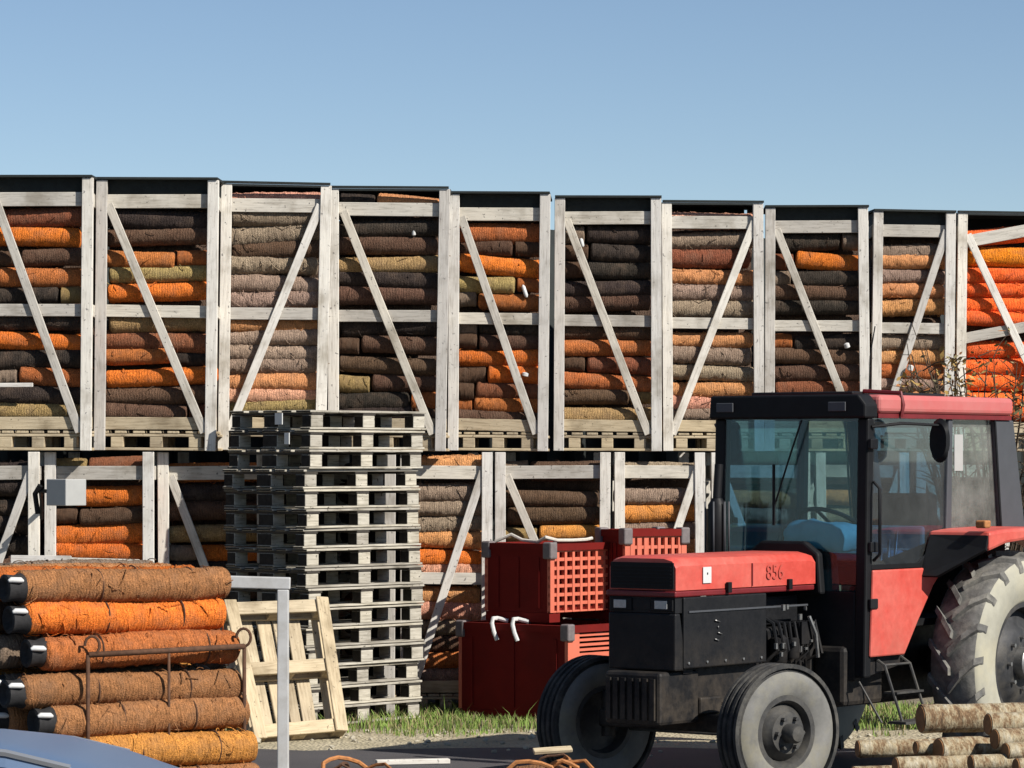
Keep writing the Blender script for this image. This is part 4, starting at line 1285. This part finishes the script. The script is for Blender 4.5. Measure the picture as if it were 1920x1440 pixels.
# right-hand exhaust beside the cab corner
ex = part('exhaust', 'chassis', lambda b: (b.tube([(-0.86, -0.36, 0.95), (-0.88, -0.38, 1.3)], 0.03, 10), b.lathe([(0.03, 1.3), (0.055, 1.33), (0.055, 1.62), (0.03, 1.66)], 16, 'Z', (-0.88, -0.38, 0)), b.tube([(-0.88, -0.38, 1.66), (-0.9, -0.38, 1.86)], 0.026, 10)))
part('exhaust_guard', 'pillar_grey', lambda b: [b.tube([(-0.88 + 0.07 * math.cos(a), -0.38 + 0.07 * math.sin(a), 1.3), (-0.88 + 0.07 * math.cos(a), -0.38 + 0.07 * math.sin(a), 1.64)], 0.006, 5) for a in (0.3, 1.3, 2.3, 3.3, 4.3, 5.3)], ex)
part('wiper', 'chassis', lambda b: (b.tube([(CF + 0.012, 0.1, 2.12), (CF + 0.02, 0.02, 1.9), (CF + 0.025, -0.08, 1.62)], 0.006, 5), b.box((CF + 0.012, -0.1, 1.5), (CF + 0.022, -0.085, 1.86))))
for z in (1.05, 1.38, 1.98):
    part('door_hinge', 'chassis', lambda b: (b.box((-1.16, CW + 0.003, z - 0.03), (-1.08, CW + 0.026, z + 0.03)), b.bevel(0.006)))
part('bonnet_seam', 'red_dark', lambda b: b.box((-0.335, 0.2375, 1.17), (-0.328, 0.2445, 1.3)))
for x in (-0.1, -0.72):
    part('bonnet_catch', 'black', lambda b: (b.box((x, 0.24, 1.14), (x + 0.035, 0.262, 1.2)), b.bevel(0.004)))
for k in range(5):
    part('panel_bolt', 'metal', lambda b: b.lathe([(0.008, 0.239), (0.008, 0.247), (0.002, 0.248)], 8, 'Y', (-0.42 + k * 0.18, 0, 0.76)))
part('grab_rail', 'chassis', lambda b: b.tube([(-1.13, CW + 0.01, 1.3), (-1.12, CW + 0.06, 1.34), (-1.12, CW + 0.06, 1.72), (-1.13, CW + 0.01, 1.76)], 0.01, 6))
for s_ in (1, -1):
    part('side_lamp', 'rope_orange', lambda b: (b.box((-1.75, s_ * 0.9 - 0.035, 1.484), (-1.82, s_ * 0.9 + 0.035, 1.53)), b.bevel(0.01)))
# steps on the left
st = part('step_frame', 'rim', lambda b: (b.tube([(-1.22, 0.5, 0.73), (-1.22, 0.57, 0.69), (-1.3, 0.64, 0.36)], 0.009, 6), b.tube([(-1.5, 0.5, 0.73), (-1.5, 0.57, 0.69), (-1.58, 0.64, 0.36)], 0.009, 6), b.tube([(-1.22, 0.57, 0.69), (-1.5, 0.57, 0.69)], 0.008, 6), b.tube([(-1.05, 0.5, 0.6), (-1.14, 0.6, 0.36)], 0.007, 6)))
part('step_plate', 'rim', lambda b: (b.box((-1.62, 0.57, 0.345), (-1.26, 0.69, 0.36)), b.box((-1.56, 0.54, 0.52), (-1.26, 0.63, 0.532))), st)
part('fuel_tank', 'chassis', lambda b: (b.box((-1.45, 0.2, 0.45), (-1.02, 0.42, 0.8)), b.box((-1.45, -0.42, 0.45), (-1.02, -0.2, 0.8)), b.bevel(0.03)))

# ------------------------------------------------------------------ shrub behind the tractor
def shrub():
    D = 23.7
    root = at(1850, 1200, D)
    t = thing('twiggy_shrub', 'bare twiggy shrub with golden brown leaves behind the tractor cab', 'shrub', (root.x, D, 0))
    rng = random.Random(21)
    st, lf = MB(), MB()
    for i in range(46):
        tpx = rng.uniform(1690, 2040)
        tpy = (rng.uniform(660, 800) if tpx > 1850 else rng.uniform(665, 735)) if i > 6 else rng.uniform(600, 680)
        tip = at(tpx, tpy, D + rng.uniform(-0.5, 0.5)) - Vector((root.x, D, 0))
        b0 = Vector((rng.uniform(-0.15, 0.15), rng.uniform(-0.1, 0.1), 0))
        pts = []
        for k in range(7):
            f_ = k / 6
            p = b0.lerp(tip, f_)
            p.x = b0.x + (tip.x - b0.x) * f_ ** 1.4
            p += Vector((rng.uniform(-1, 1), rng.uniform(-1, 1), 0)) * 0.05 * f_
            pts.append(p)
        if rng.random() < 0.4:
            pts.append(pts[-1] + Vector((rng.uniform(-0.1, 0.1), 0, rng.uniform(-0.04, 0.05))))
        st.tube(pts, [0.014 * (1 - 0.8 * k / (len(pts) - 1)) for k in range(len(pts))], 5)
        for k in range(7):
            a = pts[3].lerp(pts[-1], rng.random())
            e = a + Vector((rng.uniform(-0.25, 0.25), rng.uniform(-0.2, 0.2), rng.uniform(-0.02, 0.16)))
            st.tube([a, a.lerp(e, 0.5) + Vector((0, 0, 0.02)), e], [0.005, 0.004, 0.0025], 4)
            if i > 6:
                for q in range(8):
                    p = a.lerp(e, rng.random()) + Vector((rng.uniform(-1, 1), rng.uniform(-1, 1), rng.uniform(-1, 1))) * 0.07
                    d1 = Vector((rng.uniform(-1, 1), rng.uniform(-1, 1), rng.uniform(-0.6, 0.6))).normalized()
                    d2 = d1.cross(Vector((rng.uniform(-1, 1), rng.uniform(-1, 1), rng.uniform(-1, 1)))).normalized()
                    if p.z < 2.2:
                        continue
                    s = rng.uniform(0.016, 0.036)
                    lf.mi = rng.choice((0, 0, 1, 2))
                    lf.face([lf.bm.verts.new(v_) for v_ in (p - d1 * s, p + d2 * s * 0.5, p + d1 * s, p - d2 * s * 0.5)])
    st.build('stems', M['twig'], t)
    me = bpy.data.meshes.new('leaves')
    lf.bm.to_mesh(me)
    lf.bm.free()
    for m_ in (M['leaf'], M['dry_grass'], M['rope_orange']):
        me.materials.append(m_)
    o = link('leaves', me, t)
    o['kind'] = 'stuff'
shrub()

# ------------------------------------------------------------------ logs before the rear wheel
def log(px, py, rpx, D, L, ang, i, where):
    s = FPX / D
    r = rpx / s
    p = at(px, py, D)
    t = thing('cut_log', where, 'log', p, R(ang), 'cut logs piled before the rear wheel')
    sd = i * 1.7
    b = MB()
    n = 18
    b.lathe([(r * 0.985, 0.0), (r, 0.012)] + [(r * (1 + 0.03 * noise.noise((k * 0.9, sd, 0))), L * k / n) for k in range(1, n + 1)], 22, 'X',
            jitter=lambda a, h: 1 + 0.05 * noise.noise((math.cos(a) * 1.5 + sd, math.sin(a) * 1.5, h * 5)) + 0.03 * noise.noise((math.cos(a) * 6, math.sin(a) * 6 + sd, h * 20)))
    b.build('bark', M['bark'], t)
    b = MB()
    b.lathe([(r * 0.9, -0.006), (r * 0.93, 0.001)], 20, 'X')
    b.build('sawn_end', M['log_end'], t)
    return t
logs = [(1727, 1348, 27, 17.6, 1.5, 14, 'thickest pale barked log on top of the pile before the rear wheel'),
        (1853, 1358, 21, 17.2, 1.3, 16, 'log on top of the pile, right of the thickest log end'),
        (1866, 1386, 20, 17.05, 1.2, 20, 'log with its end just under the right topmost log'),
        (1609, 1404, 17, 17.5, 1.3, 12, 'leftmost log of the pile, mossy pale bark'),
        (1718, 1402, 13, 17.15, 0.9, 18, 'thin log between the leftmost log and a thick sawn end'),
        (1760, 1405, 22, 17.1, 1.0, 24, 'thick log with a round brown end in the middle row of the pile'),
        (1886, 1409, 17, 16.8, 1.1, 22, 'log end near the right picture edge in the middle row of the pile'),
        (1821, 1430, 15, 16.75, 1.1, 18, 'small log end low in the pile, right of the thick round end'),
        (1906, 1436, 15, 16.6, 1.1, 20, 'lowest log end at the right picture edge'),
        (1680, 1437, 18, 17.0, 1.3, 15, 'log low in the pile beneath the leftmost log')]
for i, a in enumerate(logs):
    log(*a[:6], i, a[6])
k = 0
for row, py in enumerate((1458, 1478)):
    for px in range(1600, 1960, 40):
        D = 17.2 + random.uniform(-0.15, 0.3)
        if zat(py, D) > 0.06:
            log(px + row * 18, py + random.uniform(-4, 4), 19, D, 1.2, random.uniform(12, 20), 20 + k, f'{ORD[k]} log from the left in the hidden bottom layers of the log pile')
            k += 1
# ------------------------------------------------------------------ heaps of bent hoops at the bottom edge, white plank, stones
def hoops(px0, px1, py_top, D, n, seed, label, mats):
    rng = random.Random(seed)
    c = at((px0 + px1) / 2, py_top, D)
    t = thing('hoop_heap', label, 'hoops', (c.x, D, 0))
    hw = (px1 - px0) / 2 * D / FPX
    for k in range(n):
        b = MB()
        rad = rng.uniform(0.1, 0.17)
        cx, cy = rng.uniform(-hw + 0.05, hw - 0.05), rng.uniform(-0.25, 0.35)
        top = c.z * (1 - 0.45 * rng.random() ** 1.3)
        tl, yw = rng.uniform(-1.2, 1.2), rng.uniform(0, 3.1)
        mt = Matrix.Translation((cx, cy, max(rad * 0.6, top - rad * abs(math.cos(tl))))) @ Matrix.Rotation(yw, 4, 'Z') @ Matrix.Rotation(tl, 4, 'X')
        b.tube([mt @ Vector((rad * math.cos(q * math.tau / 16), 0, rad * math.sin(q * math.tau / 16) * rng.uniform(0.8, 1.0))) for q in range(16)], rng.uniform(0.006, 0.012), 6, closed=True)
        b.build('hoop', M[rng.choice(mats)], t)
    o = lump('netting', (-hw, -0.25, 0.0), (hw, 0.3, c.z * 0.72), M['net'], seed, 0.04, 10)
    o.parent = t
    o.color = (0.26, 0.13, 0.06, 1)
    return t
hoops(600, 716, 1422, 17.6, 9, 2, 'low heap of rusty bent hoops at the bottom edge, left of the tractor', ['rust', 'rope_orange', 'rust'])
hoops(952, 1090, 1410, 17.8, 11, 9, 'low heap of orange brown hoops before the far front tyre', ['rope_orange', 'rust', 'rope_orange'])
o = board('plank', None, at(1000, 1409, 17.6), at(1072, 1404, 17.65), 0.04, 0.02, 'wood_tan', (0, -0.5, 1))
tag(o, 'short yellow plank lying on the hoop heap before the far tyre', 'plank')
o = board('plank', None, (xat(705, 21.0), 21.0, 0.025), (xat(842, 21.1), 21.1, 0.025), 0.07, 0.03, 'wood_white', (0, 0, 1))
tag(o, 'white plank lying flat on the dark asphalt left of the tractor', 'plank')
b = MB()
rng = random.Random(8)
for k in range(170):
    x, y = rng.uniform(-3.2, 3.5), rng.gauss(22.8, 0.45)
    if y < 21.4:
        continue
    r = rng.uniform(0.008, 0.022)
    if k < 6:
        r *= 2.0
    mt = Matrix.Translation((x, y, 0.004 + r * 0.4)) @ Matrix.Rotation(rng.uniform(0, 6), 4, 'Z') @ Matrix.Diagonal((1.3, 1, 0.7, 1))
    for f_ in bmesh.ops.create_icosphere(b.bm, subdivisions=1, radius=r, matrix=mt)['verts']:
        f_.co += Vector((rng.uniform(-1, 1), rng.uniform(-1, 1), rng.uniform(-1, 1))) * r * 0.2
o = b.build('loose_stones', plain('pale_stone', (0.52, 0.47, 0.36), 0.9, 0, 0.3, 9))
tag(o, 'pale loose stones scattered over the gravel verge', 'stones', kind='stuff')

# ------------------------------------------------------------------ parked car at the lower left
def car():
    CY = 6.25
    t = thing('parked_car', 'blue grey car roof and side window in the lower left corner', 'car', (-1.69, CY, 0.006))
    t.rotation_euler = (R(-3.2), 0, 0)
    ox = 1.5
    # lower body: side profile extruded across
    prof = [(-3.75, 0.35), (-3.78, 0.62), (-3.7, 0.88), (-3.0, 0.93), (0.1, 0.93), (0.85, 0.82), (0.98, 0.68), (1.0, 0.32)]
    b = MB()
    b.extrude([(x + ox, -0.82, z) for x, z in prof], (0, 1.64, 0))
    b.bevel(0.06, 3)
    b.build('body', M['car_paint'], t)
    top = [(-3.15, 0.94, 0.62), (-2.95, 1.16, 0.54), (-2.7, 1.31, 0.47), (-2.3, 1.37, 0.45), (-1.8, 1.392, 0.45), (-1.3, 1.396, 0.45), (-0.98, 1.394, 0.45), (-0.8, 1.39, 0.45), (-0.68, 1.378, 0.45), (-0.57, 1.352, 0.45), (-0.45, 1.31, 0.46), (0.1, 0.97, 0.6)]
    b = MB()
    rows = []
    for x, z, hw in top:
        rows.append([b.bm.verts.new((x + ox, hw * j / 8, z - 0.008 * (abs(j) / 8) ** 2 - 0.006 * max(0, (abs(j) - 6) / 2) ** 2)) for j in range(-8, 9)])
    n = len(top)
    for i in range(n - 1):
        if i in (0, 1, n - 2):
            continue
        for j in range(16):
            b.face([rows[i][j], rows[i][j + 1], rows[i + 1][j + 1], rows[i + 1][j]], True)
    b.build('roof', M['car_paint'], t)
    for nm, i0, i1 in (('rear_window', 0, 2), ('windscreen', n - 2, n - 1)):
        b = MB()
        for i in range(i0, i1):
            x0, z0, h0 = top[i]
            x1, z1, h1 = top[i + 1]
            ra = [b.bm.verts.new((x0 + ox, h0 * j / 8, z0 - 0.008 * (abs(j) / 8) ** 2 - 0.006 * max(0, (abs(j) - 6) / 2) ** 2)) for j in range(-8, 9)]
            rb = [b.bm.verts.new((x1 + ox, h1 * j / 8, z1 - 0.008 * (abs(j) / 8) ** 2 - 0.006 * max(0, (abs(j) - 6) / 2) ** 2)) for j in range(-8, 9)]
            for j in range(16):
                b.face([ra[j], ra[j + 1], rb[j + 1], rb[j]], True)
        b.build(nm, M['car_glass'], t)
    for sy in (-1, 1):
        # painted side frame between roof edge and belt, window glass let into it
        b = MB()
        for i in range(n - 1):
            x0, z0, h0 = top[i]
            x1, z1, h1 = top[i + 1]
            def low(x, z):
                return (x + ox, sy * 0.79, 0.925)
            e0, e1 = z0 - 0.014, z1 - 0.014
            f0 = max(0.93, e0 - 0.026)
            f1 = max(0.93, e1 - 0.026)
            q = lambda x, h, e, f_: (x + ox, sy * (h + (0.79 - h) * (e - f_) / max(0.02, e - 0.925)), f_)
            b.face([b.bm.verts.new(p) for p in ((x0 + ox, sy * h0, e0), (x1 + ox, sy * h1, e1), q(x1, h1, e1, f1), q(x0, h0, e0, f0))])
        b.build('roof_frame', M['car_paint'], t)
        b = MB()
        pts = []
        for x, z, h in top[1:-1]:
            e = z - 0.014
            f_ = max(0.93, e - 0.026)
            pts.append((x + ox, sy * (h + (0.79 - h) * (e - f_) / max(0.02, e - 0.925) - 0.004), f_ + 0.004))
        lower_pts = [(x, sy * 0.786, 0.92) for x, y, z in pts]
        va = [b.bm.verts.new(p) for p in pts]
        vb_ = [b.bm.verts.new(p) for p in lower_pts]
        for i in range(len(pts) - 1):
            b.face([va[i], va[i + 1], vb_[i + 1], vb_[i]])
        b.build('side_window', M['car_glass'], t)
        b = MB()
        tpts = []
        for x, z, h in top[2:10]:
            tpts.append((x + ox, sy * (h + 0.006), z - 0.016))
        b.tube(tpts, 0.007, 6)
        b.build('roof_trim', M['chrome'], t)
        b = MB()
        b.extrude([(-1.55 + ox, sy * 0.79, 0.93), (-1.47 + ox, sy * 0.79, 0.93), (-1.49 + ox, sy * 0.62, 1.36), (-1.55 + ox, sy * 0.62, 1.36)], (0, sy * 0.012, 0))
        b.build('door_pillar', M['black'], t)
        for x in (-2.95, 0.25):
            b = MB()
            b.lathe([(0.2, -0.09), (0.29, -0.1), (0.31, -0.07), (0.31, 0.07), (0.29, 0.1), (0.2, 0.09)], 32, 'Y')
            w_ = b.build('wheel', M['tread'], t, (x + ox, sy * 0.77, 0.31))
            b = MB()
            b.lathe([(0.2, sy * 0.085), (0.19, sy * 0.1), (0.06, sy * 0.095), (0.01, sy * 0.1)], 24, 'Y')
            b.build('rim', M['chrome'], w_)
        b = MB(); b.box((0.93 + ox, sy * 0.6 - 0.15, 0.62), (1.005 + ox, sy * 0.6 + 0.15, 0.75)); b.bevel(0.02); b.build('headlight', M['lens'], t)
        b = MB(); b.box((-1.85 + ox, sy * 0.825 - 0.012, 0.8), (-1.65 + ox, sy * 0.825 + 0.012, 0.825)); b.bevel(0.006); b.build('door_handle', M['car_paint'], t)
car()
